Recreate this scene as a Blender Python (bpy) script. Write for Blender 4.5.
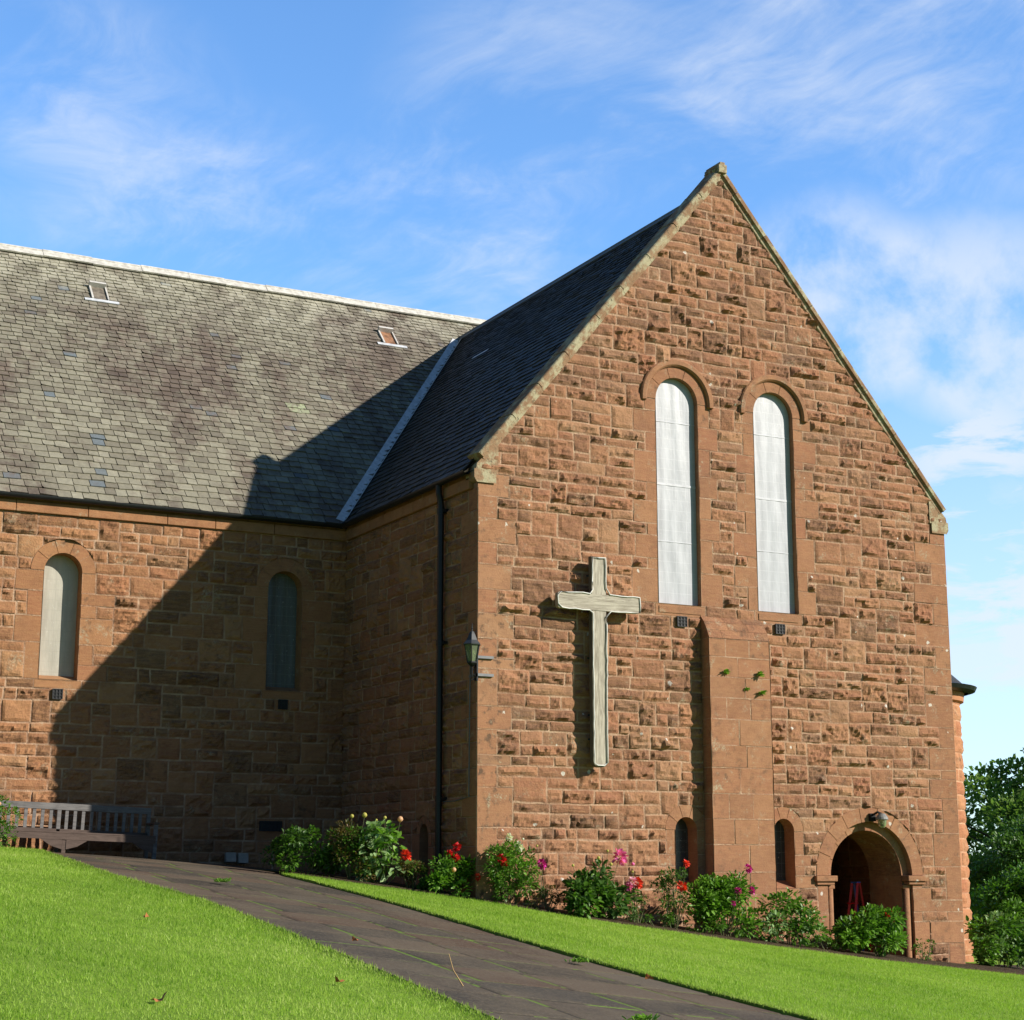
import bpy, bmesh, math, random
import numpy as np
from mathutils import Vector, Matrix, noise
from mathutils.geometry import tessellate_polygon

R = math.radians
rnd = random.Random(7)
nrs = np.random.RandomState(11)
for o in list(bpy.data.objects): bpy.data.objects.remove(o)
sc = bpy.context.scene
COL = sc.collection

# ------------------------------------------------------------------ camera
cam_d = bpy.data.cameras.new('camera'); cam = bpy.data.objects.new('camera', cam_d); COL.objects.link(cam)
cam.location = (-12.971, -25.837, -0.387)
cam.rotation_euler = (R(90 + 11.583), 0, R(-27.774))
cam_d.sensor_width = 36; cam_d.lens = 1780.3 / 1024 * 36
cam_d.clip_start = 0.1; cam_d.clip_end = 3000
sc.camera = cam
sc.view_settings.view_transform = 'Standard'; sc.view_settings.look = 'None'
sc.view_settings.gamma = 1; sc.view_settings.exposure = 0.42

# ------------------------------------------------------------------ node helpers
class NT:
    def __init__(s, tree): s.t = tree; s.n = tree.nodes; s.l = tree.links
    def new(s, typ, **kw):
        nd = s.n.new(typ)
        for k, v in kw.items(): setattr(nd, k, v)
        return nd
    def put(s, sock, v):
        if v is None: return
        if isinstance(v, bpy.types.NodeSocket): s.l.new(v, sock)
        elif isinstance(v, (tuple, list)) and len(v) == 3 and sock.type == 'RGBA': sock.default_value = (*v, 1)
        else: sock.default_value = v
    def math(s, op, a, b=None, c=None, clamp=False):
        nd = s.new('ShaderNodeMath', operation=op, use_clamp=clamp)
        for i, v in enumerate((a, b, c)):
            if v is not None: s.put(nd.inputs[i], v)
        return nd.outputs[0]
    def vmath(s, op, a, b=None):
        nd = s.new('ShaderNodeVectorMath', operation=op)
        s.put(nd.inputs[0], a)
        if b is not None: s.put(nd.inputs[1], b)
        return nd.outputs['Value'] if op in ('DOT_PRODUCT', 'LENGTH') else nd.outputs[0]
    def mix(s, f, a, b, mode='MIX'):
        nd = s.new('ShaderNodeMix', data_type='RGBA', blend_type=mode)
        s.put(nd.inputs[0], f); s.put(nd.inputs[6], a); s.put(nd.inputs[7], b)
        return nd.outputs[2]
    def noise(s, vec, scale, detail=4, rough=.55, dist=0):
        nd = s.new('ShaderNodeTexNoise'); s.put(nd.inputs['Vector'], vec)
        nd.inputs['Scale'].default_value = scale; nd.inputs['Detail'].default_value = detail
        nd.inputs['Roughness'].default_value = rough; nd.inputs['Distortion'].default_value = dist
        return nd.outputs['Fac']
    def vor(s, vec, scale, feature='F1', rand=1.0):
        nd = s.new('ShaderNodeTexVoronoi', feature=feature); s.put(nd.inputs['Vector'], vec)
        nd.inputs['Scale'].default_value = scale; nd.inputs['Randomness'].default_value = rand
        return nd
    def ramp(s, f, stops, interp='LINEAR'):
        nd = s.new('ShaderNodeValToRGB'); s.put(nd.inputs[0], f); cr = nd.color_ramp; cr.interpolation = interp
        while len(cr.elements) > 1: cr.elements.remove(cr.elements[-1])
        for i, (p, c) in enumerate(stops):
            e = cr.elements[0] if i == 0 else cr.elements.new(p)
            e.position = p; e.color = (*c, 1) if len(c) == 3 else c
        return nd.outputs[0]
    def step(s, f, a, b):
        nd = s.new('ShaderNodeMapRange'); nd.interpolation_type = 'SMOOTHSTEP'
        s.put(nd.inputs[0], f); nd.inputs[1].default_value = a; nd.inputs[2].default_value = b
        return nd.outputs[0]
    def mapping(s, vec, scale=(1, 1, 1), rot=(0, 0, 0), loc=(0, 0, 0)):
        nd = s.new('ShaderNodeMapping'); s.put(nd.inputs[0], vec)
        nd.inputs['Scale'].default_value = scale; nd.inputs['Rotation'].default_value = rot; nd.inputs['Location'].default_value = loc
        return nd.outputs[0]

def material(name):
    m = bpy.data.materials.new(name); m.use_nodes = True; m.node_tree.nodes.clear()
    T = NT(m.node_tree); out = T.new('ShaderNodeOutputMaterial')
    b = T.new('ShaderNodeBsdfPrincipled'); T.l.new(b.outputs[0], out.inputs[0])
    return m, T, b, out
def finish(T, b, col, rough=.85, bump=None, strength=.4, dist=.02, spec=.3):
    T.put(b.inputs['Base Color'], col); T.put(b.inputs['Roughness'], rough)
    b.inputs['Specular IOR Level'].default_value = spec
    if bump is not None:
        bn = T.new('ShaderNodeBump'); bn.inputs['Strength'].default_value = strength; bn.inputs['Distance'].default_value = dist
        T.put(bn.inputs['Height'], bump); T.l.new(bn.outputs[0], b.inputs['Normal'])

# ------------------------------------------------------------------ sky and sun
SUN = Vector((0.965, -1.0, 0.735)).normalized()
w = bpy.data.worlds.new('World'); sc.world = w; w.use_nodes = True; w.node_tree.nodes.clear()
T = NT(w.node_tree); wo = T.new('ShaderNodeOutputWorld'); bg = T.new('ShaderNodeBackground')
sky = T.new('ShaderNodeTexSky', sky_type='NISHITA'); sky.sun_disc = False
sky.sun_elevation = math.asin(SUN.z); sky.sun_rotation = math.atan2(SUN.x, SUN.y)
sky.air_density = 1.0; sky.dust_density = 0.25; sky.ozone_density = 3.0; sky.altitude = 50
dirv = T.new('ShaderNodeTexCoord').outputs['Generated']
sep = T.new('ShaderNodeSeparateXYZ'); T.l.new(dirv, sep.inputs[0])
zc = T.math('MAXIMUM', sep.outputs[2], 0.03)
cmb = T.new('ShaderNodeCombineXYZ'); T.put(cmb.inputs[0], T.math('DIVIDE', sep.outputs[0], T.math('ADD', zc, .12)))
T.put(cmb.inputs[1], T.math('DIVIDE', sep.outputs[1], T.math('ADD', zc, .12)))
sheet = cmb.outputs[0]
def spot(d, r0, r1):   # 1 near world direction d, fading between the two angular radii (radians)
    dot = T.vmath('DOT_PRODUCT', dirv, tuple(Vector(d).normalized()))
    return T.step(dot, math.cos(r1), math.cos(r0))
CLOUDS = []  #CLOUD_SPOTS
wv = T.new('ShaderNodeTexNoise'); T.l.new(sheet, wv.inputs['Vector']); wv.inputs['Scale'].default_value = 1.5; wv.inputs['Detail'].default_value = 3
warped = T.vmath('ADD', sheet, T.vmath('MULTIPLY', wv.outputs['Color'], (.55, .55, 0)))
n1 = T.noise(T.mapping(warped, scale=(1.0, 1.5, 1), rot=(0, 0, R(-35))), 1.5, 9, .6, .3)
n2 = T.noise(T.mapping(warped, scale=(2.2, 1.0, 1), rot=(0, 0, R(35))), 3.4, 9, .66, .2)
n4 = T.noise(T.mapping(warped, scale=(6.0, 2.2, 1), rot=(0, 0, R(20))), 6.0, 5, .6, .2)
n3 = T.noise(dirv, 11, 9, .6, .15)
def spots(lst):
    acc = 0.0
    for d, r0, r1, k in lst: acc = T.math('ADD', acc, T.math('MULTIPLY', spot(d, r0, r1), k))
    return T.math('MINIMUM', acc, 1.0)
wisp = T.math('MULTIPLY', spots([((.558,.724,.406),0,.10,.9),((.604,.672,.429),0,.12,.9),((.450,.798,.401),0,.12,.75),((.227,.894,.387),0,.09,.6),((.303,.884,.357),0,.07,.7),((.397,.851,.345),0,.09,.7),((.254,.906,.339),0,.07,.5),((.20,.89,.42),0,.06,.5)]),
              T.step(T.math('ADD', T.math('ADD', T.math('MULTIPLY', n1, .55), T.math('MULTIPLY', n2, .35)), T.math('MULTIPLY', n4, .12)), .42, .70))
wisp = T.math('MULTIPLY', wisp, .66)
soft = T.math('MULTIPLY', spots([((.590,.743,.315),0,.065,1),((.600,.745,.290),0,.05,.8),((.651,.700,.294),0,.075,1),((.665,.69,.26),0,.05,.5)]), T.math('MULTIPLY', T.step(n3, .36, .60), .72))
lowm = spots([((.67,.72,.18),.05,.22,1)])
low = T.math('MULTIPLY', T.math('MULTIPLY', T.step(sep.outputs[2], .26, .15), lowm), T.step(T.noise(T.mapping(dirv, scale=(1, 1, 2.6)), 10, 7, .6, .4), .36, .60))
low = T.math('MAXIMUM', T.math('MULTIPLY', low, .75), T.math('MULTIPLY', T.math('MULTIPLY', spots([((.662,.716,.221),.0,.06,1),((.674,.723,.151),.0,.06,1),((.690,.715,.10),.0,.05,.7)]), T.step(T.noise(T.mapping(dirv, scale=(1, 1, 3.0)), 14, 8, .62, .5), .36, .58)), .85))
hz = T.math('MULTIPLY', T.math('MULTIPLY', T.step(sep.outputs[2], .36, .05), .55), lowm)
cl = T.math('MAXIMUM', T.math('MAXIMUM', wisp, soft), T.math('MAXIMUM', low, hz))
tint = T.mix(1.0, sky.outputs[0], (.84, 1.12, 1.34), 'MULTIPLY')
# added factor: sky brightened toward the view, dimmed elsewhere to cut fill on shaded walls
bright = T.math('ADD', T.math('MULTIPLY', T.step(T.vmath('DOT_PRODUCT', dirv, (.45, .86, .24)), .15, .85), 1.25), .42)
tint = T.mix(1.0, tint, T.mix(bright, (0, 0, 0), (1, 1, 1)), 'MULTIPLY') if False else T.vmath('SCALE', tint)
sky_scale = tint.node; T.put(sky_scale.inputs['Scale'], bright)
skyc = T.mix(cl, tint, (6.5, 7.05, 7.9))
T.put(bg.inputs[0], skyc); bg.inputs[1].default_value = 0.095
T.l.new(bg.outputs[0], wo.inputs[0])
sd = bpy.data.lights.new('sun', 'SUN'); so = bpy.data.objects.new('sun', sd); COL.objects.link(so)
sd.energy = 4.9; sd.angle = R(.5); sd.color = (1.0, .93, .82)
so.rotation_euler = SUN.to_track_quat('Z', 'Y').to_euler(); so.location = (20, -30, 30)

# ------------------------------------------------------------------ object helpers
def prop(o, label=None, cat=None, group=None, kind=None):
    if label: o['label'] = label
    if cat: o['category'] = cat
    if group: o['group'] = group
    if kind: o['kind'] = kind
    return o
def thing(name, label, cat, loc=(0, 0, 0), rot=(0, 0, 0), group=None):
    o = bpy.data.objects.new(name, None); COL.objects.link(o); o.location = loc; o.rotation_euler = rot
    o.empty_display_size = .3
    return prop(o, label, cat, group)
class MB:
    def __init__(s): s.v = []; s.f = []; s.c = []
    def quad(s, ps, c=(.5, .5, .5)):
        i = len(s.v); s.v += [tuple(p) for p in ps]; s.c += [c] * len(ps); s.f.append(tuple(range(i, i + len(ps))))
    def grid(s, rows, c, closed=False):
        i = len(s.v); n = len(rows[0])
        for r_ in rows: s.v += [tuple(p) for p in r_]
        if isinstance(c, list): s.c += c
        else: s.c += [c] * (n * len(rows))
        for a in range(len(rows) - 1):
            for b in range(n if closed else n - 1):
                b2 = (b + 1) % n
                s.f.append((i + a * n + b, i + a * n + b2, i + (a + 1) * n + b2, i + (a + 1) * n + b))
    def box(s, a, b, c=(.5, .5, .5), M=None):
        x0, y0, z0 = a; x1, y1, z1 = b
        P = [Vector(p) for p in ((x0,y0,z0),(x1,y0,z0),(x1,y1,z0),(x0,y1,z0),(x0,y0,z1),(x1,y0,z1),(x1,y1,z1),(x0,y1,z1))]
        if M: P = [M @ p for p in P]
        i = len(s.v); s.v += [tuple(p) for p in P]; s.c += [c] * 8
        for f in ((0,3,2,1),(4,5,6,7),(0,1,5,4),(1,2,6,5),(2,3,7,6),(3,0,4,7)): s.f.append(tuple(i + k for k in f))
    def tube(s, pts, rad, n=10, c=(.5, .5, .5), cap=True):
        pts = [Vector(p) for p in pts]; rads = rad if isinstance(rad, (list, tuple)) else [rad] * len(pts)
        rings = []; ref = None
        for k, p in enumerate(pts):
            d = (pts[min(k + 1, len(pts) - 1)] - pts[max(k - 1, 0)]).normalized()
            if ref is None: ref = Vector((0, 0, 1)) if abs(d.z) < .9 else Vector((1, 0, 0))
            a = d.cross(ref).normalized(); b = d.cross(a).normalized(); ref = b.cross(d)*0 + (Vector((0,0,1)) if abs(d.z) < .9 else Vector((1,0,0)))
            rings.append([p + (a * math.cos(t) + b * math.sin(t)) * rads[k] for t in [2 * math.pi * q / n for q in range(n)]])
        i0 = len(s.v); s.grid(rings, c, closed=True)
        if cap:
            s.f.append(tuple(range(i0, i0 + n))); e = len(s.v) - n; s.f.append(tuple(range(e, e + n)))
    def lathe(s, prof, cen, n=24, c=(.5, .5, .5)):
        cx, cy, cz = cen
        s.grid([[(cx + r_ * math.cos(2 * math.pi * q / n), cy + r_ * math.sin(2 * math.pi * q / n), cz + z) for q in range(n)] for r_, z in prof], c, closed=True)
    def build(s, name, mat, parent=None, smooth=False, bevel=0):
        me = bpy.data.meshes.new(name); me.from_pydata(s.v, [], s.f)
        at = me.color_attributes.new('Col', 'FLOAT_COLOR', 'POINT')
        at.data.foreach_set('color', np.array([(*c, 1) for c in s.c], 'f').ravel())
        me.materials.append(mat)
        if smooth: me.polygons.foreach_set('use_smooth', [True] * len(me.polygons))
        o = bpy.data.objects.new(name, me); COL.objects.link(o)
        if parent is not None:
            o.parent = parent
        if bevel:
            md = o.modifiers.new('bevel', 'BEVEL'); md.width = bevel; md.segments = 2; md.limit_method = 'ANGLE'; md.angle_limit = R(40)
        return o

# ------------------------------------------------------------------ terrain
CO = [-0.7763, -1.2114, 0.9033, 0.2654, -0.217, -0.297, 0.1898, -0.1049, -0.2634, 0.2044]
def F(x, y):
    x = np.clip(x, -20, 16) / 10; y = np.clip(y, -27, 7) / 10
    b = (1 + 0*x + 0*y, x + 0*y, y + 0*x, x * y, x * x + 0*y, y * y + 0*x, x ** 3 + 0*y, y ** 3 + 0*x, x * x * y, x * y * y)
    return sum(c * q for c, q in zip(CO, b))
def Fz(x, y): return float(F(float(x), float(y)))

# ------------------------------------------------------------------ materials
def geo_pos(T): return T.new('ShaderNodeNewGeometry').outputs['Position']
def attr(T):
    a = T.new('ShaderNodeAttribute'); a.attribute_name = 'Col'
    s_ = T.new('ShaderNodeSeparateColor'); T.l.new(a.outputs['Color'], s_.inputs[0])
    return s_.outputs, a.outputs['Color']

def make_stone(name, warm=0.0, dirt=.5, spots_k=1.0, mul=(.92, .84, .78)):
    # Col.r = tone of the stone, Col.g = 0 mortar / 0.5 rock faced / 1 ashlar, Col.b = weathering of the stone
    m, T, b, out = material(name)
    (r_, g_, b_), _ = attr(T); P = geo_pos(T)
    pal = T.ramp(r_, [(0, (.140, .080, .055)), (.10, (.205, .110, .072)), (.25, (.280, .138, .085)), (.45, (.330, .168, .100)),
                      (.62, (.375, .205, .120)), (.76, (.325, .148, .092)), (.88, (.415, .250, .150)), (.96, (.29, .175, .115)), (1, (.19, .12, .085))])
    n_big = T.noise(P, 1.3, 3); n_med = T.noise(P, 7, 6, .6); n_fine = T.noise(P, 60, 5, .7)
    strata = T.noise(T.mapping(P, scale=(3, 3, 26), rot=(.08, .05, 0)), 1.6, 4, .6, .6)
    c = T.mix(T.step(strata, .35, .7), pal, T.mix(.5, pal, (.46, .27, .145)))
    c = T.mix(T.math('MULTIPLY', T.step(n_med, .50, .72), T.math('ADD', T.math('MULTIPLY', b_, .9), .12)), c, (.125, .085, .062))
    zz_ = T.new('ShaderNodeSeparateXYZ'); T.l.new(P, zz_.inputs[0])
    high = T.math('ADD', T.math('MULTIPLY', T.step(zz_.outputs[2], 4.0, 12.0), .70 * dirt), .30 * dirt)
    c = T.mix(T.math('MULTIPLY', T.step(n_big, .40, .68), high), c, (.15, .095, .075))
    c = T.mix(T.math('MULTIPLY', T.step(n_fine, .35, .75), .28), c, (.50, .33, .21))
    if warm: c = T.mix(warm, c, T.mix(1.0, c, (1.12, 1.08, .78), 'MULTIPLY'))
    mort = T.mix(T.step(n_med, .3, .7), (.42, .28, .19), (.60, .46, .34))
    isst = T.step(g_, .10, .42)
    mort = T.mix(T.math('MULTIPLY', T.step(T.noise(P, 2.3, 6, .7), .42, .60), .55), mort, T.mix(1.0, pal, (.95, .95, .95), 'MULTIPLY'))
    c = T.mix(isst, mort, c)
    # green-grey and pale lichen
    lich = T.math('MULTIPLY', T.step(T.noise(P, 3.1, 7, .68), .55, .66), T.step(T.noise(P, 26, 5, .7), .42, .60))
    c = T.mix(T.math('MULTIPLY', lich, T.math('ADD', T.math('MULTIPLY', b_, .6), T.math('ADD', .08, T.math('MULTIPLY', g_, .30)))), c, (.46, .44, .33))
    if spots_k:
        c2 = T.new('ShaderNodeCombineXYZ'); T.l.new(zz_.outputs[0], c2.inputs[0]); T.l.new(zz_.outputs[2], c2.inputs[1])
        v = T.new('ShaderNodeTexVoronoi', voronoi_dimensions='2D'); T.l.new(c2.outputs[0], v.inputs['Vector']); v.inputs['Scale'].default_value = 1.9; rr = T.noise(P, 16, 4)
        d_ = T.math('ADD', v.outputs['Distance'], T.math('MULTIPLY', T.math('SUBTRACT', rr, .5), .20))
        s2 = T.new('ShaderNodeSeparateColor'); T.l.new(v.outputs['Color'], s2.inputs[0])
        rad = T.math('MULTIPLY', T.math('SUBTRACT', s2.outputs[0], .66), .19 * spots_k)
        spot_ = T.step(T.math('SUBTRACT', rad, d_), -.004, .006)
        c = T.mix(T.math('MULTIPLY', spot_, .85), c, (.70, .72, .68))
    c = T.mix(1.0, c, mul, 'MULTIPLY')
    h = T.math('ADD', T.math('MULTIPLY', T.noise(P, 22, 6, .65), T.math('SUBTRACT', 1.15, g_)), T.math('MULTIPLY', n_fine, .25))
    blot = T.step(T.noise(P, 3.3, 6, .7), .45, .68)
    c = T.mix(T.math('MULTIPLY', blot, .30), c, T.mix(1.0, c, (.55, .50, .48), 'MULTIPLY'))
    finish(T, b, c, .92, h, .9, .035, .15)
    return m
M_stone = make_stone('sandstone', 0.0, .6, 1.0)
M_stone_n = make_stone('sandstone_nave', .3, .4, 0.0)
M_stone_p = make_stone('sandstone_plain', 0.0, .5, 0.0)
M_stone_s = make_stone('sandstone_side', .2, .6, 0.0)
M_turret = None

def simple(name, col, rough=.6, metal=0, bumpscale=None, bs=.3, var=.12, spec=.4):
    m, T, b, out = material(name); P = T.new('ShaderNodeTexCoord').outputs['Object']
    n = T.noise(P, 9, 5); c = T.mix(T.step(n, .3, .7), tuple(x * (1 - var) for x in col), tuple(min(1, x * (1 + var)) for x in col))
    b.inputs['Metallic'].default_value = metal
    finish(T, b, c, rough, T.noise(P, bumpscale, 5) if bumpscale else None, bs, .01, spec)
    return m
M_black = simple('black_iron', (.012, .013, .015), .38, 0, 40, .15)
M_lead = simple('lead_sheet', (.55, .57, .60), .5, 0, 12, .3, .15)
M_dark = simple('dark_interior', (.03, .02, .016), .9)
M_vent = simple('vent_iron', (.02, .021, .024), .6)
M_red = simple('red_paint', (.45, .012, .02), .35)
M_blue = simple('blue_paint', (.04, .10, .42), .35)
M_concrete = simple('pale_block', (.40, .37, .32), .9, 0, 30, .5)
M_lime = simple('cement_ridge', (.56, .54, .49), .9, 0, 16, .5, .2)
M_rope = simple('rope_light', (.62, .62, .58), .35)
M_steel = simple('grey_steel', (.16, .165, .17), .45, .3)

def make_coping():
    m, T, b, out = material('coping_stone'); P = geo_pos(T); (r_, g_, b_), _ = attr(T)
    c = T.mix(r_, (.25, .145, .085), (.31, .20, .12))
    n = T.noise(P, 4, 7, .7); c = T.mix(T.step(n, .44, .60), c, (.42, .38, .25))
    c = T.mix(T.step(T.noise(P, 17, 6, .7), .55, .68), c, (.15, .13, .09))
    finish(T, b, c, .95, T.noise(P, 24, 6, .65), .6, .03, .1); return m
M_coping = make_coping()
def make_slate(name, light):
    m, T, b, out = material(name); P = geo_pos(T); (r_, g_, b_), _ = attr(T)
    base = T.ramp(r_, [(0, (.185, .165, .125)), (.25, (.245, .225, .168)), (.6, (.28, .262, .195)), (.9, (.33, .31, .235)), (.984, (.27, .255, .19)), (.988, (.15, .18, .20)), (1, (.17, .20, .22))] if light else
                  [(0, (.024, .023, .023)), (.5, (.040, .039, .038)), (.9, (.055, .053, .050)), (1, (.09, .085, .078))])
    n = T.noise(P, 11, 6, .65)
    c = T.mix(T.step(n, .35, .75), T.mix(.25, base, (.05, .05, .045)), base)
    if light:
        st = T.noise(T.mapping(P, scale=(1, .45, .45)), .55, 6, .62, .4)
        sp_ = T.noise(P, 5, 5, .7)
        k = T.step(T.math('ADD', T.math('MULTIPLY', st, .75), T.math('MULTIPLY', sp_, .35)), .49, .66)
        c = T.mix(T.math('MULTIPLY', k, .85), c, T.mix(r_, (.080, .056, .046), (.150, .110, .088)))
        gx = T.new('ShaderNodeSeparateXYZ'); T.l.new(P, gx.inputs[0])
        top = T.math('MULTIPLY', T.step(gx.outputs[2], 10.8, 12.8), T.step(T.noise(P, 2.5, 6, .7), .40, .62))
        c = T.mix(T.math('MULTIPLY', top, .7), c, (.50, .48, .38))
        c = T.mix(T.math('MULTIPLY', g_, T.step(T.noise(P, 14, 4), .36, .5)), c, (.36, .41, .25))
    finish(T, b, c, .62 if not light else .78, n, .45, .02, .35 if light else .22)
    return m
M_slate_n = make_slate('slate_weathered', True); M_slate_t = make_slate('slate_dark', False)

def make_path():
    m, T, b, out = material('path_slab'); P = geo_pos(T); (r_, g_, b_), _ = attr(T)
    c = T.ramp(r_, [(0, (.034, .028, .023)), (.35, (.062, .054, .044)), (.7, (.085, .050, .034)), (1, (.110, .092, .068))])
    n = T.noise(P, 1.1, 6, .65)
    c = T.mix(T.step(n, .35, .68), c, T.mix(.6, c, (.14, .11, .075)))
    c = T.mix(T.math('MULTIPLY', T.step(T.noise(P, 30, 5, .6), .42, .70), .5), c, (.18, .15, .105))
    c = T.mix(T.math('MULTIPLY', T.step(T.noise(P, 3, 7, .7), .60, .72), .5), c, (.05, .055, .03))
    gr = T.math('MULTIPLY', T.step(g_, .4, .9), T.step(T.noise(P, 1.9, 5, .65), .43, .50))
    c = T.mix(T.math('MULTIPLY', gr, .95), c, (.14, .24, .03))
    c = T.mix(T.math('MULTIPLY', T.step(g_, .4, .9), T.math('SUBTRACT', .8, gr)), c, (.035, .03, .022))
    finish(T, b, c, .9, T.noise(P, 45, 6, .7), .5, .02, .2); return m
M_path = make_path()
def make_ground(name, c0, c1, sc_=6):
    m, T, b, out = material(name); P = geo_pos(T)
    n = T.noise(P, sc_, 7, .65); c = T.mix(T.step(n, .3, .7), c0, c1)
    finish(T, b, c, .95, T.noise(P, sc_ * 8, 6, .7), .8, .05, .1); return m
M_lawn = make_ground('lawn_turf', (.16, .27, .03), (.23, .36, .045), 3)
M_soil = make_ground('bed_soil', (.055, .038, .024), (.11, .08, .05), 9)
M_field = make_ground('field', (.07, .12, .02), (.10, .17, .03), .3)

def make_leaf(name, cols, trans=.3, rough=.45, spec=.4):
    m, T, b, out = material(name); (r_, g_, b_), _ = attr(T)
    c = T.ramp(r_, [(i / (len(cols) - 1), c_) for i, c_ in enumerate(cols)])
    finish(T, b, c, rough, None, spec=spec)
    tr = T.new('ShaderNodeBsdfTranslucent'); T.put(tr.inputs[0], T.mix(1.0, c, (1.15, 1.35, .6), 'MULTIPLY'))
    mx = T.new('ShaderNodeMixShader'); mx.inputs[0].default_value = trans
    T.l.new(b.outputs[0], mx.inputs[1]); T.l.new(tr.outputs[0], mx.inputs[2]); T.l.new(mx.outputs[0], out.inputs[0])
    return m
M_grass = make_leaf('grass_blade', [(.18, .31, .034), (.27, .42, .05), (.36, .51, .08), (.48, .56, .17)], .45, .5, .25)
M_lf_dark = make_leaf('leaf_dark', [(.035, .085, .018), (.07, .15, .032), (.11, .21, .05), (.16, .27, .08)], .36, .42)
M_lf_mid = make_leaf('leaf_mid', [(.05, .12, .016), (.09, .20, .025), (.14, .28, .04), (.21, .36, .07)], .35, .4)
M_lf_bright = make_leaf('leaf_bright', [(.09, .20, .02), (.15, .31, .035), (.22, .41, .055), (.30, .47, .11)], .35, .4)
M_lf_bronze = make_leaf('leaf_bronze', [(.05, .07, .02), (.12, .10, .03), (.20, .12, .05), (.17, .19, .05)], .3, .45)
M_lf_pale = make_leaf('leaf_pale', [(.18, .30, .11), (.28, .42, .18), (.38, .50, .27)], .25, .4)
M_lf_tree = make_leaf('leaf_tree', [(.08, .15, .035), (.14, .23, .055), (.20, .30, .08), (.27, .36, .12)], .42, .7, .15)
M_stem = simple('plant_stem', (.10, .11, .04), .7)
M_bark = simple('bark', (.10, .08, .06), .9, 0, 20, .6)
def petal(name, c): return make_leaf(name, [tuple(x * .55 for x in c), c, tuple(min(1, x * 1.35 + .04) for x in c)], .3, .5)
M_p_red = petal('petal_red', (.58, .012, .015)); M_p_scar = petal('petal_scarlet', (.80, .055, .03)); M_p_mag = petal('petal_magenta', (.60, .03, .33))
M_p_pink = petal('petal_pink', (.80, .16, .46)); M_p_lpink = petal('petal_pale_pink', (.85, .40, .58)); M_p_white = petal('petal_white', (.78, .76, .66)); M_p_yel = petal('petal_bud', (.50, .45, .10))
M_p_peach = petal('petal_peach', (.70, .42, .24))
M_deadleaf = simple('dead_leaf', (.42, .15, .05), .8)

# ------------------------------------------------------------------ masonry
ROCK, ASH, MORT = .5, 1.0, 0.0
def axis(L, j, e, step):
    j = min(j, L * .12); e = min(e, L * .15); inner = L - 2 * j - 2 * e
    n = max(1, round(inner / step)); return [0, j] + [j + e + inner * k / n for k in range(n + 1)] + [L - j, L]
def frame(O, U, N):
    O, U, N = Vector(O), Vector(U), Vector(N); Z = Vector((0, 0, 1))
    return lambda u, v, d: O + U * u + Z * v + N * d
def stone(mb, fr, u0, u1, v0, v1, kind, warp=None, amp=1.0, step=.042, tone=None, j=.008, wob=.011, wth=None):
    L, H = u1 - u0, v1 - v0
    if L < .03 or H < .03: return
    rock = kind == ROCK
    e = .020 if rock else .006
    us = axis(L, j, e, step if rock else max(L / 2, .12)); vs = axis(H, j, e, step if rock else max(H / 2, .12))
    tone = rnd.random() if tone is None else tone
    wr = rnd.random() ** 2.2; wth = wr if wth is None else wth
    base = rnd.uniform(.006, .016) if rock else rnd.uniform(.006, .010)
    rough = rnd.choice((.3, .6, .9, 1.2, 1.5)) * .048 * amp
    tu, tv = rnd.uniform(-.05, .05), rnd.uniform(-.10, .04)
    seed = Vector((rnd.uniform(0, 99), rnd.uniform(0, 99), rnd.uniform(0, 99)))
    rim = rnd.uniform(.03, .06); under = rnd.uniform(0, 1) ** 2
    cj = [(rnd.uniform(-wob, wob), rnd.uniform(-wob, wob)) for _ in range(4)]
    rows = []; cols = []
    nu, nv = len(us), len(vs)
    for b_, v in enumerate(vs):
        row = []
        for a_, u in enumerate(us):
            edge = a_ in (0, nu - 1) or b_ in (0, nv - 1); ring = a_ in (1, nu - 2) or b_ in (1, nv - 2)
            uu, vv = u0 + u, v0 + v
            if edge: d = 0.0; col = (tone, MORT, wth)
            elif ring: d = 0.003; col = (tone, MORT + .12, wth)
            else:
                s_, t_ = u / L, v / H
                uu += sum(c[0] * k for c, k in zip(cj, ((1-s_)*(1-t_), s_*(1-t_), s_*t_, (1-s_)*t_)))
                vv += sum(c[1] * k for c, k in zip(cj, ((1-s_)*(1-t_), s_*(1-t_), s_*t_, (1-s_)*t_)))
                col = (tone, kind, wth)
                if rock:
                    ed = min(u, L - u, v, H - v); f = min(1.0, max(.05, (ed - j - e * .6) / rim)) ** .8
                    q = seed + Vector((u * 5.5, v * 9, 0)); n0 = noise.noise(q); n1_ = noise.noise(q * 2.7)
                    ridged = 1 - abs(noise.noise(q * 1.35 + Vector((9, 3, 1)))) * 2.2
                    d = base + f * (rough * (n0 * .8 + n1_ * .45 + max(0, ridged) * .55) + tu * (s_ - .5) * .5 + tv * (t_ - .5) * .35 * amp + .01)
                    d += f * (rough * .9 * math.floor(2.5 * noise.noise(q * .8 + Vector((3, 7, 2))) + .5) * .35 + under * max(0, .5 - t_) * .06 * amp)
                    d = max(.004, d)
                else: d = base + noise.noise(seed + Vector((u * 4, v * 4, 0))) * .002
            if warp: uu, vv = warp(uu, vv)
            row.append(fr(uu, vv, d)); cols.append(col)
        rows.append(row)
    mb.grid(rows, cols)
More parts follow.
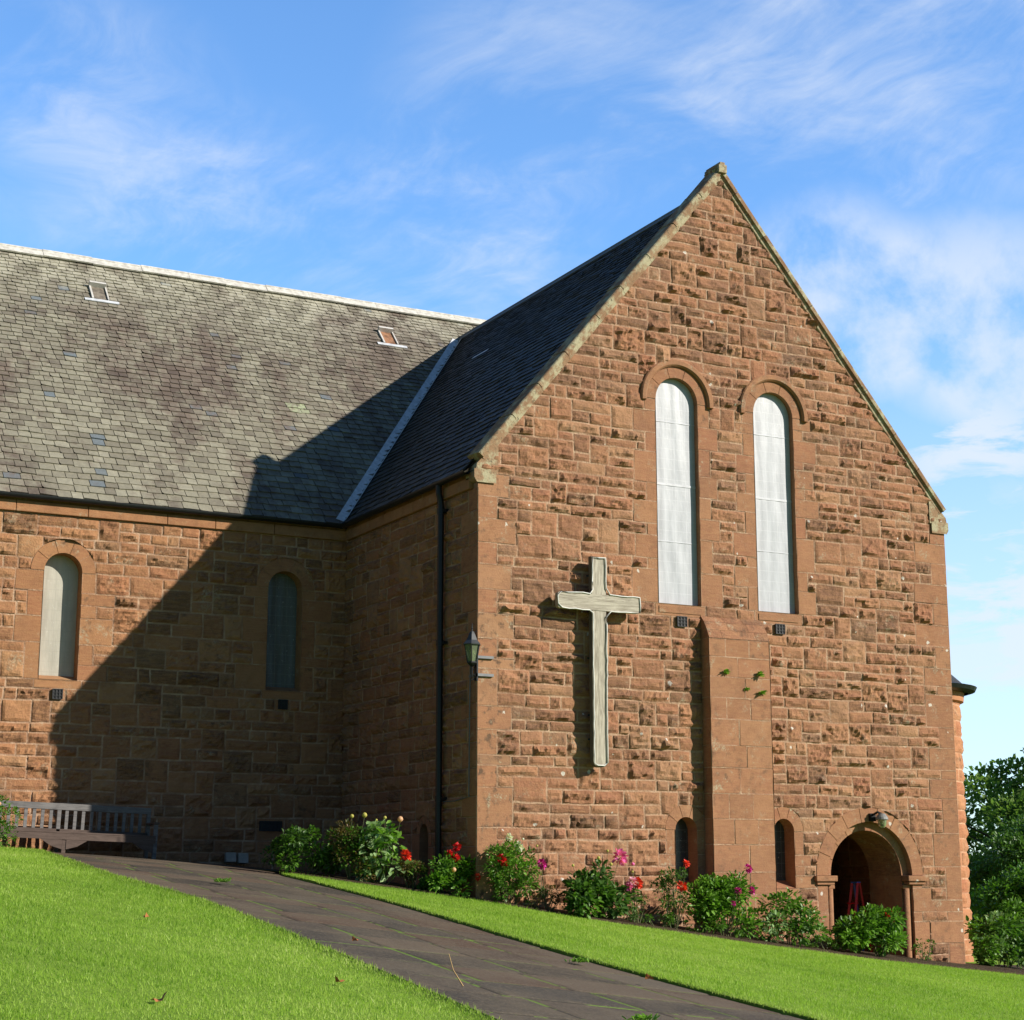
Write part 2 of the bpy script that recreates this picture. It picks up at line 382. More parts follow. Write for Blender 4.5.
def voussoir(mb, fr, c, z, r0, r1, a0, a1, tone=None, d0=.012, n=4):
    tone = rnd.uniform(.35, .8) if tone is None else tone; w_ = rnd.random() ** 2
    rs = [r0, r0 + .006, r0 + .012, (r0 + r1) / 2, r1 - .012, r1 - .006, r1]; g = .0035 / r1
    an = [a0, a0 + g, a0 + 2 * g] + [a0 + 2 * g + (a1 - a0 - 4 * g) * k / n for k in range(1, n)] + [a1 - 2 * g, a1 - g, a1]
    rows, cols = [], []
    for bi, a in enumerate(an):
        row = []
        for ai, r_ in enumerate(rs):
            edge = bi in (0, 1, len(an) - 1, len(an) - 2) or ai in (5, 6)
            row.append(fr(c + math.cos(a) * r_, z + math.sin(a) * r_, 0.0 if edge else d0)); cols.append((tone, MORT + .12 if edge else ASH, w_))
        rows.append(row)
    mb.grid(rows, cols)

def rows_for(levels, h=(.17, .23)):
    levels = sorted(levels); out = [levels[0]]
    for a, b_ in zip(levels, levels[1:]):
        n = max(1, round((b_ - a) / rnd.uniform(.185, .215))); q = [1 + rnd.uniform(-.22, .22) for _ in range(n)]; s_ = sum(q); z = a
        for k in q: z += (b_ - a) * k / s_; out.append(z)
        out[-1] = b_
    return out
def subtract(iv, fb):
    out = iv
    for a, b_ in fb:
        nx = []
        for c, d in out:
            if b_ <= c or a >= d: nx.append((c, d)); continue
            if a - c > .02: nx.append((c, a))
            if d - b_ > .02: nx.append((b_, d))
        out = nx
    return out
def rubble(mb, fr, rows, extent, forb, warp, amp=1.0, big=.27, dark=None):
    # extent(z0,z1)->(u0,u1); forb(z0,z1)->[(a,b)...]; fills the rows with one and two course stones
    taken = {}
    for i in range(len(rows) - 1):
        z0, z1 = rows[i], rows[i + 1]; u0, u1 = extent(z0, z1)
        if u1 - u0 < .05: continue
        for a, b_ in subtract([(u0, u1)], forb(z0, z1) + taken.get(i, [])):
            u = a
            while u < b_ - 1e-6:
                L = rnd.choice((.24, .34, .42, .48, .55, .62, .74)) * rnd.uniform(.85, 1.15)
                if b_ - u - L < .17: L = b_ - u
                if L > .85: L = L / 2
                top = z1; two = False
                if i + 2 < len(rows) and rnd.random() < big and .30 < L < .66:
                    e0, e1 = extent(rows[i + 1], rows[i + 2])
                    fs = forb(rows[i + 1], rows[i + 2])
                    if u >= e0 and u + L <= e1 and all(q1 <= u or q0 >= u + L for q0, q1 in fs): two = True
                if two: top = rows[i + 2]; taken.setdefault(i + 1, []).append((u, u + L))
                t = rnd.random()
                smooth_ = rnd.random() < .16
                stone(mb, fr, u, u + L, z0, top, ROCK, warp, amp * (.35 if smooth_ else 1), tone=t)
                u += L
def arch_pts(c, hw, zb, zs, n=16):
    return [(c - hw, zb), (c + hw, zb)] + [(c + hw * math.cos(math.pi * k / n), zs + hw * math.sin(math.pi * k / n)) for k in range(n + 1)]
def backing(mb, fr, outer, holes, d=-.012, tone=.5):
    polys = [[Vector((u, v, 0)) for u, v in outer]] + [[Vector((u, v, 0)) for u, v in h] for h in holes]
    tris = tessellate_polygon(polys); flat = [p for q in polys for p in q]
    i = len(mb.v); mb.v += [tuple(fr(p.x, p.y, d)) for p in flat]; mb.c += [(tone, MORT, .3)] * len(flat)
    for t in tris: mb.f.append(tuple(i + k for k in t))
def reveal(mb, fr, pts, depth, kind=ASH, d0=.012):
    # strip round an opening, split up as the jamb stones are
    for k in range(len(pts)):
        (u0, v0), (u1, v1) = pts[k], pts[(k + 1) % len(pts)]
        n = max(1, round(abs(v1 - v0) / .32)) if abs(u1 - u0) < .02 else 1
        for q in range(n):
            a = (u0 + (u1 - u0) * q / n, v0 + (v1 - v0) * q / n); b_ = (u0 + (u1 - u0) * (q + 1) / n, v0 + (v1 - v0) * (q + 1) / n)
            mb.quad([fr(*a, d0), fr(*b_, d0), fr(*b_, -depth), fr(*a, -depth)], (rnd.uniform(.35, .7), kind, .3))
class Opening:
    def __init__(s, c, hw, zb, zs, ring, jamb, sill=.22, hood=0):
        s.c, s.hw, s.zb, s.zs, s.ring, s.jamb, s.sill, s.hood = c, hw, zb, zs, ring, jamb, sill, hood
        s.R = hw + ring
    def forb(s, z0, z1, rows_jamb):
        f = []
        zm = (z0 + z1) / 2
        if s.zb <= zm < s.zs:
            a, b_ = rows_jamb.get(round(z0, 4), (s.hw + s.jamb, s.hw + s.jamb)); f.append((s.c - a, s.c + b_))
        elif s.zs <= zm < s.zs + s.R:
            t = min(1, (z1 - s.zs) / s.R); hw = s.R * math.sqrt(max(0, 1 - t * t))
            if hw > .05: f.append((s.c - hw, s.c + hw))
        elif s.sill and s.zb - s.sill <= zm < s.zb: f.append((s.c - s.hw - .08, s.c + s.hw + .08))
        return f
def build_openings(mb, fr, rows, ops, umax=None):
    jam = []
    for op in ops:
        d = {}; i = 0; sides = []
        idx = [k for k in range(len(rows) - 1) if op.zb - 1e-4 <= rows[k] < op.zs - 1e-4]
        for side in (-1, 1):
            k = 0; wide = rnd.random() < .5; res = {}
            while k < len(idx):
                n = min(rnd.choice((1, 2, 2, 3)), len(idx) - k); wd = op.jamb * (rnd.uniform(1.5, 2.1) if wide else rnd.uniform(.8, 1.0))
                z0, z1 = rows[idx[k]], rows[idx[k + n - 1] + 1]
                a = op.hw
                if umax and umax(op, side): wd = min(wd, umax(op, side) - op.hw)
                if side < 0: stone(mb, fr, op.c - op.hw - wd, op.c - op.hw, z0, z1, ASH, tone=rnd.uniform(.4, .78))
                else: stone(mb, fr, op.c + op.hw, op.c + op.hw + wd, z0, z1, ASH, tone=rnd.uniform(.4, .78))
                for q in range(n): res[round(rows[idx[k + q]], 4)] = op.hw + wd
                k += n; wide = not wide
            sides.append(res)
        for z in sides[0]: d[z] = (sides[0][z], sides[1][z])
        jam.append(d)
        if op.ring:
            n = max(5, int(math.pi * (op.hw + op.ring / 2) / .34)) | 1
            for k in range(n): voussoir(mb, fr, op.c, op.zs, op.hw, op.R, math.pi * k / n, math.pi * (k + 1) / n)
        if op.sill: stone(mb, fr, op.c - op.hw - .08, op.c + op.hw + .08, op.zb - op.sill, op.zb, ASH, tone=.6)
    return jam
def vent_seat(mb, fr, rows, c, z, w_, h_):
    out = {}
    for i in range(len(rows) - 1):
        if rows[i + 1] > z - h_/2 + .01 and rows[i] < z + h_/2 - .01: stone(mb, fr, c - w_/2 - .06, c + w_/2 + .06, rows[i], rows[i + 1], ASH, tone=.7); out[round(rows[i], 4)] = (c - w_/2 - .06, c + w_/2 + .06)
    return out
def warp_of(ops, rake=None):
    def wf(u, v):
        q_ = Vector((u * .9, v * 1.3, 4.2)); v += noise.noise(q_) * .020 + noise.noise(q_ * 3.1) * .012; u += noise.noise(q_ * 2.3 + Vector((5, 5, 5))) * .016
        for op in ops:
            if op.ring and v > op.zs - .001:
                dx, dz = u - op.c, v - op.zs; r_ = math.hypot(dx, dz)
                if r_ < op.R and r_ > 1e-4: u, v = op.c + dx / r_ * op.R, op.zs + dz / r_ * op.R
        if rake: v = min(v, rake(u))
        return u, v
    return wf

church = thing('church', 'red sandstone church with steep slate roofs and a tall gabled transept', 'church')
W, D, H = 10.0, 5.646, 6.148
ZK, ZA, RK = 6.5, 12.55, (12.55 - 6.5) / 5.03           # coping top line
def rake(u): return ZA - .26 - RK * abs(u - 5)

# ---- gable wall
frG = frame((0, 0, 0), (1, 0, 0), (0, -1, 0))
WIN = [Opening(3.949, .441, 4.233, 7.885, .20, .26), Opening(6.051, .441, 4.233, 7.885, .20, .26)]
SW = [Opening(3.981, .22, -.62, .36, .21, .22), Opening(6.019, .22, -.62, .36, .21, .22)]
DOOR = Opening(7.9, .95, -2.6, -.40, .26, .24, sill=0)
opsG = WIN + SW + [DOOR]
rowsG = rows_for([-2.6, -.84, -.62, -.40, .36, 4.013, 4.233, 7.885, 12.3])
mbG = MB()
jam = build_openings(mbG, frG, rowsG, opsG)
BUT = (4.36, 5.64)
quo = {}
k = 0; wideL = True
idx = [i for i in range(len(rowsG) - 1) if rowsG[i] < 6.1]
while k < len(idx):
    n = min(rnd.choice((1, 2, 2, 3)), len(idx) - k); z0, z1 = rowsG[idx[k]], rowsG[idx[k + n - 1] + 1]
    a = .36 + (.0 if wideL else rnd.uniform(.2, .35)); b_ = .36 + (rnd.uniform(.25, .45) if wideL else 0)
    stone(mbG, frG, -.012, a, z0, z1, ASH, tone=rnd.uniform(.45, 1), wth=rnd.uniform(.3, 1.6)); stone(mbG, frG, W - b_, W + .012, z0, z1, ASH, tone=rnd.uniform(.3, .8), wth=rnd.uniform(.2, 1.0))
    for q in range(n): quo[round(rowsG[idx[k + q]], 4)] = (a, W - b_)
    k += n; wideL = not wideL
VG = [vent_seat(mbG, frG, [r_ for r_ in rowsG if r_ < 4.02], c, 3.93, .19, .17) for c in (3.96, 6.05)]
def extG(z0, z1):
    q = quo.get(round(z0, 4))
    if q: return q
    hw = (ZA - .26 - z0) / RK; return (max(0, 5 - hw), min(W, 5 + hw))
def forbG(z0, z1):
    f = []
    for op, j in zip(opsG, jam): f += op.forb(z0, z1, j)
    if (z0 + z1) / 2 < 4.0: f.append((BUT[0] + .01, BUT[1] - .01))
    f += [v[round(z0, 4)] for v in VG if round(z0, 4) in v]
    f.sort(); out = []
    for a, b2 in f:
        if out and a <= out[-1][1] + .02: out[-1] = (out[-1][0], max(out[-1][1], b2))
        else: out.append((a, b2))
    return out
rubble(mbG, frG, rowsG, extG, forbG, warp_of(opsG, rake))
holesG = [arch_pts(o.c, o.hw, o.zb, o.zs) for o in opsG[:4]] + [arch_pts(7.9, .95, -2.55, -.40, 24)]
backing(mbG, frG, [(0, -2.7), (W, -2.7), (W, 6.3), (5, 12.35), (0, 6.3)], holesG)
for o in WIN: reveal(mbG, frG, arch_pts(o.c, o.hw, o.zb, o.zs), .17)
for o in SW: reveal(mbG, frG, arch_pts(o.c, o.hw, o.zb, o.zs), .30)
mbG.build('gable_wall', M_stone, church)

# ---- buttress with a sloping head
mbB = MB(); P_ = .256
bz = [-2.4, -2.0, -1.55, -1.12, -.72, -.34, .12, .55, .98, 1.42, 1.80, 2.25, 2.62, 2.98, 3.33, 3.65]
frB = frame((0, -P_, 0), (1, 0, 0), (0, -1, 0)); frBl = frame((4.36, 0, 0), (0, -1, 0), (-1, 0, 0)); frBr = frame((5.64, 0, 0), (0, -1, 0), (1, 0, 0))
for i in range(len(bz) - 1):
    z0, z1 = bz[i], bz[i + 1]
    cuts = rnd.choice(([4.36, 4.80, 5.30, 5.64], [4.36, 4.95, 5.64], [4.36, 4.70, 5.20, 5.64], [4.36, 5.10, 5.64]))
    for a, b_ in zip(cuts, cuts[1:]): stone(mbB, frB, a, b_, z0, z1, ASH, tone=rnd.uniform(.38, .72))
    for fr_ in (frBl, frBr): stone(mbB, fr_, 0, P_ + .01, z0, z1, ASH, tone=rnd.uniform(.3, .7))
# head: three weathered courses stepping back
hd = [(3.65, P_), (3.80, .19), (3.95, .10), (4.06, .0)]
for (za, pa), (zb_, pb) in zip(hd, hd[1:]):
    cuts = [4.36, rnd.uniform(4.6, 4.9), rnd.uniform(5.1, 5.4), 5.64]
    for a, b_ in zip(cuts, cuts[1:]):
        t = rnd.uniform(0, .45)
        mbB.quad([(a + .003, -pa - .012, za + .003), (b_ - .003, -pa - .012, za + .003), (b_ - .003, -pb - .012, zb_), (a + .003, -pb - .012, zb_)], (t, ROCK, .9))
    for x in (4.36, 5.64): mbB.quad([(x, 0, za), (x, -pa - .01, za), (x, -pb - .01, zb_), (x, 0, zb_)], (.4, ASH, .5))
mbB.box((4.363, -P_ + .002, -2.5), (5.637, .02, 3.65), (.5, MORT, .3))
mbB.build('buttress', M_stone_p, church)

# ---- hood moulds, window sheets, sills
def hood(o, r0=.20, w_=.125, dp=.075):
    mb = MB(); r_in = o.hw + r0; rows = []
    for k in range(33):
        a = -.06 + (math.pi + .12) * k / 32; ring = []
        for rr, d in ((r_in, .0), (r_in, dp * .55), (r_in + .03, dp), (r_in + w_ - .02, dp), (r_in + w_, dp * .7), (r_in + w_, 0)):
            ring.append(frG(o.c + math.cos(a) * rr, o.zs + math.sin(a) * rr, d))
        rows.append(ring)
    mb.grid(rows, (.55, ASH, .5)); n = len(mb.v); mb.f.append(tuple(range(6))); mb.f.append(tuple(range(n - 6, n)))
    return mb
def sheet_mb(fr, c, hw, zb, zs, depth, wave=.004, nu=24, nv=60):
    mb = MB(); rows = []
    for j_ in range(nv + 1):
        row = []
        for i_ in range(nu + 1):
            u = -hw + 2 * hw * i_ / nu; zt = zs + math.sqrt(max(0, hw * hw - u * u)); z = zb + (zt - zb) * j_ / nv
            q = Vector(((c + u) * 2.2, z * .8, c))
            row.append(fr(c + u, z, -depth + wave * noise.noise(q * 2) + wave * .6 * math.sin(u * 24 + noise.noise(q) * 3)))
        rows.append(row)
    mb.grid(rows, (.5, .5, .5)); return mb
def make_sheet(name, base, line, scale=(0, 0), k=.4, rough=.35):
    m, T, b, out = material(name); P = geo_pos(T)
    sx = T.new('ShaderNodeSeparateXYZ'); T.l.new(P, sx.inputs[0])
    cb = T.new('ShaderNodeCombineXYZ'); T.put(cb.inputs[0], sx.outputs[0]); T.put(cb.inputs[1], sx.outputs[2])
    br = T.new('ShaderNodeTexBrick'); T.l.new(cb.outputs[0], br.inputs['Vector']); br.offset = 0
    br.inputs['Scale'].default_value = 1; br.inputs['Brick Width'].default_value = .22; br.inputs['Row Height'].default_value = .185
    br.inputs['Mortar Size'].default_value = .006; br.inputs['Mortar Smooth'].default_value = .6
    n = T.noise(T.mapping(P, scale=(6, 6, 1.2)), 1.4, 5, .6)
    c = T.mix(T.step(n, .3, .7), base, tuple(x * .82 for x in base))
    c = T.mix(T.math('MULTIPLY', br.outputs['Fac'], k), c, line)
    c = T.mix(T.math('MULTIPLY', T.step(T.noise(P, 30, 4), .62, .75), .25), c, (.8, .8, .8))
    finish(T, b, c, rough, n, .3, .02, .5); return m
M_sheet = make_sheet('plastic_sheet', (.46, .475, .51), (.56, .57, .60), k=.5)
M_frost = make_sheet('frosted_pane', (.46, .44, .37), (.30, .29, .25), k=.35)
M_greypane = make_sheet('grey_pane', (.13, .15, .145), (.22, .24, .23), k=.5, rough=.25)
M_darkpane = make_sheet('leaded_pane', (.045, .055, .06), (.12, .13, .13), k=.7, rough=.2)
M_batten = simple('sheet_batten', (.52, .53, .57), .5)
seams = [(.27, .55, .78), (.30, .58, .80)]
for i, o in enumerate(WIN):
    wn = sheet_mb(frG, o.c, o.hw + .01, o.zb - .005, o.zs, .105).build('window', M_sheet, church, smooth=True)
    wn['label'] = ('tall arched gable window under white sheeting, ' + ('beside the cross' if i == 0 else 'nearer the right rake'))
    for z, hh in ((5.35, .005), (6.38 - i * .05, .02), (7.52, .008)):
        mb = MB(); mb.box((o.c - o.hw, .098, z - hh), (o.c + o.hw, .104, z + hh)); mb.build('batten', M_batten, wn)
    hood(o).build('hood_mould', M_stone, wn, smooth=False)
    mb = MB(); mb.quad([(o.c - o.hw, -.02, o.zb - .05), (o.c + o.hw, -.02, o.zb - .05), (o.c + o.hw, .17, o.zb + .03), (o.c - o.hw, .17, o.zb + .03)], (.55, ASH, .3))
    mb.quad([(o.c - o.hw, -.02, o.zb - .05), (o.c + o.hw, -.02, o.zb - .05), (o.c + o.hw, -.02, o.zb - .16), (o.c - o.hw, -.02, o.zb - .16)], (.5, ASH, .3))
    mb.build('sill', M_stone, wn)
for o in SW:
    wn = sheet_mb(frG, o.c, o.hw + .01, o.zb, o.zs, .28, .001, 8, 10).build('window', M_darkpane, church)
    mb = MB()
    mb.quad([(o.c - o.hw, -.013, o.zb + .0), (o.c + o.hw, -.013, o.zb + .0), (o.c + o.hw, .29, o.zb + .14), (o.c - o.hw, .29, o.zb + .14)], (.75, ASH, .1))
    mb.build('sill', M_stone, wn)
def vent(fr, c, z, w_, h_):
    mb = MB(); n = max(3, int(w_ / .06))
    def bx(u0, v0, u1, v1, d0, d1):
        a, b_ = fr(u0, v0, d0), fr(u1, v1, d1); mb.box([min(a[i], b_[i]) for i in range(3)], [max(a[i], b_[i]) for i in range(3)])
    bx(c - w_/2, z - h_/2, c + w_/2, z + h_/2, .0, .035)
    for k in range(n + 1): u = c - w_/2 + w_ * k / n; bx(u - .007, z - h_/2, u + .007, z + h_/2, .03, .052)
    for k in range(4): v = z - h_/2 + h_ * k / 3; bx(c - w_/2 - .005, v - .007, c + w_/2 + .005, v + .007, .03, .048)
    return mb.build('air_vent', M_vent, church)
vent(frG, 3.96, 3.93, .19, .17); vent(frG, 6.05, 3.93, .19, .17)

# ---- doorway
dm = MB()
frD = frame((0, .12, 0), (1, 0, 0), (0, -1, 0))
for k in range(9): voussoir(dm, frD, 7.9, -.40, .80, .955, math.pi * k / 9, math.pi * (k + 1) / 9, d0=.01)
reveal(dm, frG, arch_pts(7.9, .95, -2.55, -.40, 24), .13)
for k in range(24):   # soffit of the inner order, its shade painted in by a darker tone
    a0, a1 = math.pi * k / 24, math.pi * (k + 1) / 24
    p = [(7.9 + .8 * math.cos(a), -.4 + .8 * math.sin(a)) for a in (a0, a1)]
    dm.quad([frD(*p[0], .01), frD(*p[1], .01), frD(*p[1], -.9), frD(*p[0], -.9)], (.15, ASH, .9))
for s_ in (-1, 1):
    zz = [-2.5, -2.1, -1.7, -1.3, -.9, -.40]
    for a, b_ in zip(zz, zz[1:]):
        u0, u1 = sorted((7.9 + s_ * .80, 7.9 + s_ * .955)); stone(dm, frD, u0, u1, a, b_, ASH, tone=rnd.uniform(.4, .7))
        x = 7.9 + s_ * .80
        dm.quad([(x, .11, a), (x, .11, b_), (x, .6, b_), (x, .6, a)], (rnd.uniform(.3, .6), ASH, .4))
        dm.quad([(x, .6, a), (x, .6, b_), (x, 1.02, b_), (x, 1.02, a)], (rnd.uniform(.3, .6), ASH, .4))
dm.build('doorway', M_stone_p, church)
for s_ in (-1, 1):
    mb = MB(); c = 7.9 + s_ * 1.03
    mb.box((c - .23, -.09, -.50), (c + .23, .14, -.40), (.5, ASH, .4)); mb.box((c - .19, -.05, -.56), (c + .19, .13, -.503), (.5, ASH, .4)); mb.box((7.9 + s_ * .86 - .09, .04, -.63), (7.9 + s_ * .86 + .09, .13, -.563), (.5, ASH, .4))
    mb.build('impost', M_stone, church, bevel=.012)
    mb = MB(); mb.tube([(7.9 + s_ * .865, .07, -2.5), (7.9 + s_ * .865, .07, -.63)], .055, 12, (.55, ASH, .2)); mb.build('colonnette', M_stone, church, smooth=True)
# porch behind the doorway, stone darkened to paint the shade inside
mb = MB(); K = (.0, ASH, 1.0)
mb.quad([(6.2, 3.6, -2.6), (10, 3.6, -2.6), (10, 3.6, 1.6), (6.2, 3.6, 1.6)], K); mb.quad([(6.2, 1.02, -2.6), (6.2, 3.6, -2.6), (6.2, 3.6, 1.6), (6.2, 1.02, 1.6)], K)
mb.quad([(9.9, 1.02, -2.6), (9.9, 3.6, -2.6), (9.9, 3.6, 1.6), (9.9, 1.02, 1.6)], K); mb.quad([(6.2, .5, 1.6), (9.9, .5, 1.6), (9.9, 3.6, 1.6), (6.2, 3.6, 1.6)], K)
for x0, x1 in ((6.2, 7.1), (8.7, 9.9)): mb.quad([(x0, 1.02, -2.6), (x1, 1.02, -2.6), (x1, 1.02, 1.6), (x0, 1.02, 1.6)], K)
for k in range(16):
    a0, a1 = math.pi * k / 16, math.pi * (k + 1) / 16
    p, q = (7.9 + .8 * math.cos(a0), -.4 + .8 * math.sin(a0)), (7.9 + .8 * math.cos(a1), -.4 + .8 * math.sin(a1))
    mb.quad([(p[0], 1.02, p[1]), (q[0], 1.02, q[1]), (q[0], 1.02, 1.6), (p[0], 1.02, 1.6)], K)
mb.quad([(6.2, -.0, -1.95), (10, -.0, -1.95), (10, 3.6, -1.95), (6.2, 3.6, -1.95)], K)
mb.build('porch_interior', make_stone('porch_shade_stone', 0, 1.0, 0), church)
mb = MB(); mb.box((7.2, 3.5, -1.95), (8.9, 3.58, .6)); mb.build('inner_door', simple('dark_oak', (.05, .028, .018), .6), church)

# ---- side wall of the transept, facing left
frS = frame((0, 0, 0), (0, 1, 0), (-1, 0, 0))
mbS = MB(); LAN = Opening(1.98, .16, -.95, .30, .14, .16, sill=0)
rowsS = rows_for([-1.4, -.95, .30, 5.93])
jS = build_openings(mbS, frS, rowsS, [LAN]); qS = {}
k = 0; idx = list(range(len(rowsS) - 1)); wideL = False
while k < len(idx):
    n = min(rnd.choice((1, 2, 2)), len(idx) - k); z0, z1 = rowsS[idx[k]], rowsS[idx[k + n - 1] + 1]; a = .34 + (rnd.uniform(.2, .3) if wideL else 0)
    stone(mbS, frS, -.012, a, z0, z1, ASH, tone=rnd.uniform(.3, .8))
    for q in range(n): qS[round(rowsS[idx[k + q]], 4)] = a
    k += n; wideL = not wideL
rubble(mbS, frS, rowsS, lambda a, b_: (qS[round(a, 4)], D + .02), lambda a, b_: LAN.forb(a, b_, jS[0]), warp_of([LAN]))
backing(mbS, frS, [(0, -1.5), (D, -1.5), (D, 6.2), (0, 6.2)], [arch_pts(1.98, .16, -.95, .30)])
reveal(mbS, frS, arch_pts(1.98, .16, -.95, .30), .25)
mbS.build('side_wall', M_stone_s, church)
sheet_mb(frS, 1.98, .17, -.95, .30, .22, .001, 6, 8).build('window', M_darkpane, church)

# ---- nave wall
XN = -17.0
frN = frame((XN, D, 0), (1, 0, 0), (0, -1, 0))
NW = [Opening(x - XN, .34, 2.988, 4.916, .25, .30, sill=.16) for x in (-1.243, -5.446, -9.65, -13.85)]
rowsN = rows_for([-.6, 2.828, 2.988, 4.916, 5.93])
mbN = MB(); jN = build_openings(mbN, frN, rowsN, NW)
VN = [vent_seat(mbN, frN, [r_ for r_ in rowsN if r_ < 2.83], o.c, 2.73, .17, .17) for o in NW[:3]] + [vent_seat(mbN, frN, rowsN, -1.42 - XN, .49, .42, .17)]
def forbN(a, b_):
    f = []
    for o, j in zip(NW, jN): f += o.forb(a, b_, j)
    return f + [v[round(a, 4)] for v in VN if round(a, 4) in v]
rubble(mbN, frN, rowsN, lambda a, b_: (0, -XN + .02), forbN, warp_of(NW), amp=.9)
backing(mbN, frN, [(0, -.8), (-XN, -.8), (-XN, 6.2), (0, 6.2)], [arch_pts(o.c, o.hw, o.zb, o.zs) for o in NW])
for o in NW: reveal(mbN, frN, arch_pts(o.c, o.hw, o.zb, o.zs), .30)
mbN.build('nave_wall', M_stone_n, church)
for i, o in enumerate(NW):
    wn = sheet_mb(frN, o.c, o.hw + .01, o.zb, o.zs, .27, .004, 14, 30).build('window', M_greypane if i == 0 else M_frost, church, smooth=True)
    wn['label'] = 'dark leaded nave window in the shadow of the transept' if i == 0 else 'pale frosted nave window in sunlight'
    x = o.c + XN; mb = MB()
    mb.quad([(x - o.hw, D - .014, o.zb - .02), (x + o.hw, D - .014, o.zb - .02), (x + o.hw, D + .29, o.zb + .10), (x - o.hw, D + .29, o.zb + .10)], (.9, ASH, .4))
    mb.build('sill', M_stone_n, wn)
    if i < 3: vent(frN, o.c, 2.73, .17, .17)
vent(frN, -1.42 - XN, .49, .42, .17)

# ---- cornice under the gutters
mb = MB()
x = XN
while x < -.05:
    L = min(rnd.uniform(.9, 1.5), -.02 - x); mb.box((x, D - .07, 5.935), (x + L - .008, D + .02, 6.13), (rnd.uniform(.4, .8), ASH, .25)); x += L
mb.box((XN, D - .03, 6.132), (-.03, D + .05, 6.265), (.4, ASH, .5)); mb.build('cornice', M_stone_n, church, bevel=.012)
mb = MB(); y = .2
while y < D - .05:
    L = min(rnd.uniform(.9, 1.4), D - .07 - y)
    if L < .05: break
    mb.box((-.07, y, 5.935), (.02, y + L - .008, 6.13), (rnd.uniform(.4, .8), ASH, .25)); y += L
mb.box((-.03, .2, 6.132), (.05, D, 6.265), (.4, ASH, .5)); mb.build('cornice', M_stone_s, church, bevel=.012)

# ---- gutters and downpipe
def gutter(p0, p1, side):
    mb = MB(); p0, p1 = Vector(p0), Vector(p1); rows = []
    for p in (p0, p1):
        ring = [p + side * (math.cos(a) * .068) + Vector((0, 0, math.sin(a) * .075)) for a in [math.pi + math.pi * k / 10 for k in range(11)]]
        ring += [q for q in [p + side * (math.cos(a) * .056) + Vector((0, 0, math.sin(a) * .062)) for a in [2 * math.pi - math.pi * k / 10 for k in range(11)]]]
        rows.append(ring)
    mb.grid(rows, (.5, .5, .5), closed=True)
    return mb
gutter((XN, D - .155, 6.225), (-.08, D - .155, 6.225), Vector((0, -1, 0))).build('gutter', M_black, church)
gutter((-.155, .12, 6.225), (-.155, D - .09, 6.225), Vector((-1, 0, 0))).build('gutter', M_black, church)
mb = MB(); yp = 1.20
mb.tube([(-.155, yp, 6.17), (-.15, yp, 6.02), (-.12, yp, 5.9), (-.11, yp, 5.8), (-.11, yp, -.5)], .055, 12)
for z in (5.72, 3.45, .85): mb.tube([(-.11, yp, z - .05), (-.11, yp, z + .05)], .066, 12); mb.box((-.1, yp - .11, z - .025), (-.005, yp + .11, z + .025))
mb.build('downpipe', M_black, church, smooth=False)
mb = MB(); mb.tube([(-.03, .2, 3.0), (-.045, .19, 2), (-.045, .2, .85), (-.045, .7, .80), (-.05, 1.15, .8)], .011, 6); mb.build('cable', M_steel, church)

# ---- roofs
kn, kt = 1.092, 1.149
TR = 12.15
def slate_roof(mb, base, U, S, slen, xr, light, notch=()):
    # base: eave start, U along the eave, S up the slope, slen slope length, xr(s)->(umin,umax)
    base, U, S = Vector(base), Vector(U), Vector(S); N = U.cross(S)
    if N.z < 0: N = -N
    s = -.06; i = 0
    while s < slen - .02:
        f = max(0, s) / slen; e = (.205 - .070 * f) * rnd.uniform(.96, 1.04); wd = .255 - .065 * f
        u0, u1 = xr(s + e * .5); u = u0 - rnd.uniform(0, wd)
        while u < u1:
            w_ = wd * rnd.uniform(.78, 1.22); a, b_ = max(u, u0), min(u + w_ - .013, u1)
            if b_ - a > .02:
                lift = .022 + rnd.uniform(0, .014); hd_ = .006; ds = rnd.uniform(-.018, .018); sk = rnd.uniform(-.010, .010); tl = rnd.uniform(-.004, .004)
                t = rnd.random(); gch = 0.0
                if light and ((a + b_) / 2 + XN + .12) ** 2 / .19 ** 2 + (s + .1 - 3.98) ** 2 / .17 ** 2 < 1.15: gch = rnd.uniform(.45, .9)
                s0, s1 = s + ds, min(s + e * 1.12, slen); cc = (t, gch, 0)
                cut = rnd.uniform(0, .03) if rnd.random() < .35 else 0
                P = lambda uu, ss, n: base + U * uu + S * ss + N * n
                B = [P(a, s0 + sk + cut, lift + tl), P(a + cut, s0 + sk, lift + tl), P(b_, s0 - sk, lift - tl), P(b_, s1, hd_), P(a, s1, hd_)]
                mb.quad(B, cc)
                mb.quad([P(a + cut, s0 + sk, lift + tl), P(b_, s0 - sk, lift - tl), P(b_, s0 - sk, -.003), P(a + cut, s0 + sk, -.003)], cc)
                mb.quad([B[0], B[4], P(a, s1, -.003), P(a, s0 + sk, -.003)], cc); mb.quad([B[2], B[3], P(b_, s1, -.003), P(b_, s0 - sk, -.003)], cc)
            u += w_
        s += e; i += 1
    
ln = math.hypot(1, kn); lt = math.hypot(1, kt)
EY, EX = D - .13, -.13; EZ = 6.27
NRY = 11.51; NRZ = EZ + (NRY - EY) * kn
Sn = Vector((0, 1, kn)) / ln; St = Vector((1, 0, kt)) / lt
def xrN(s):
    z = EZ + s * kn / ln; xv = EX + (z - EZ) / kt
    return (0, xv - XN) if z < TR - .1 else (0, 9.0 - XN)
mb = MB(); slate_roof(mb, (XN, EY, EZ), (1, 0, 0), Sn, (NRY - EY) * ln, xrN, True)
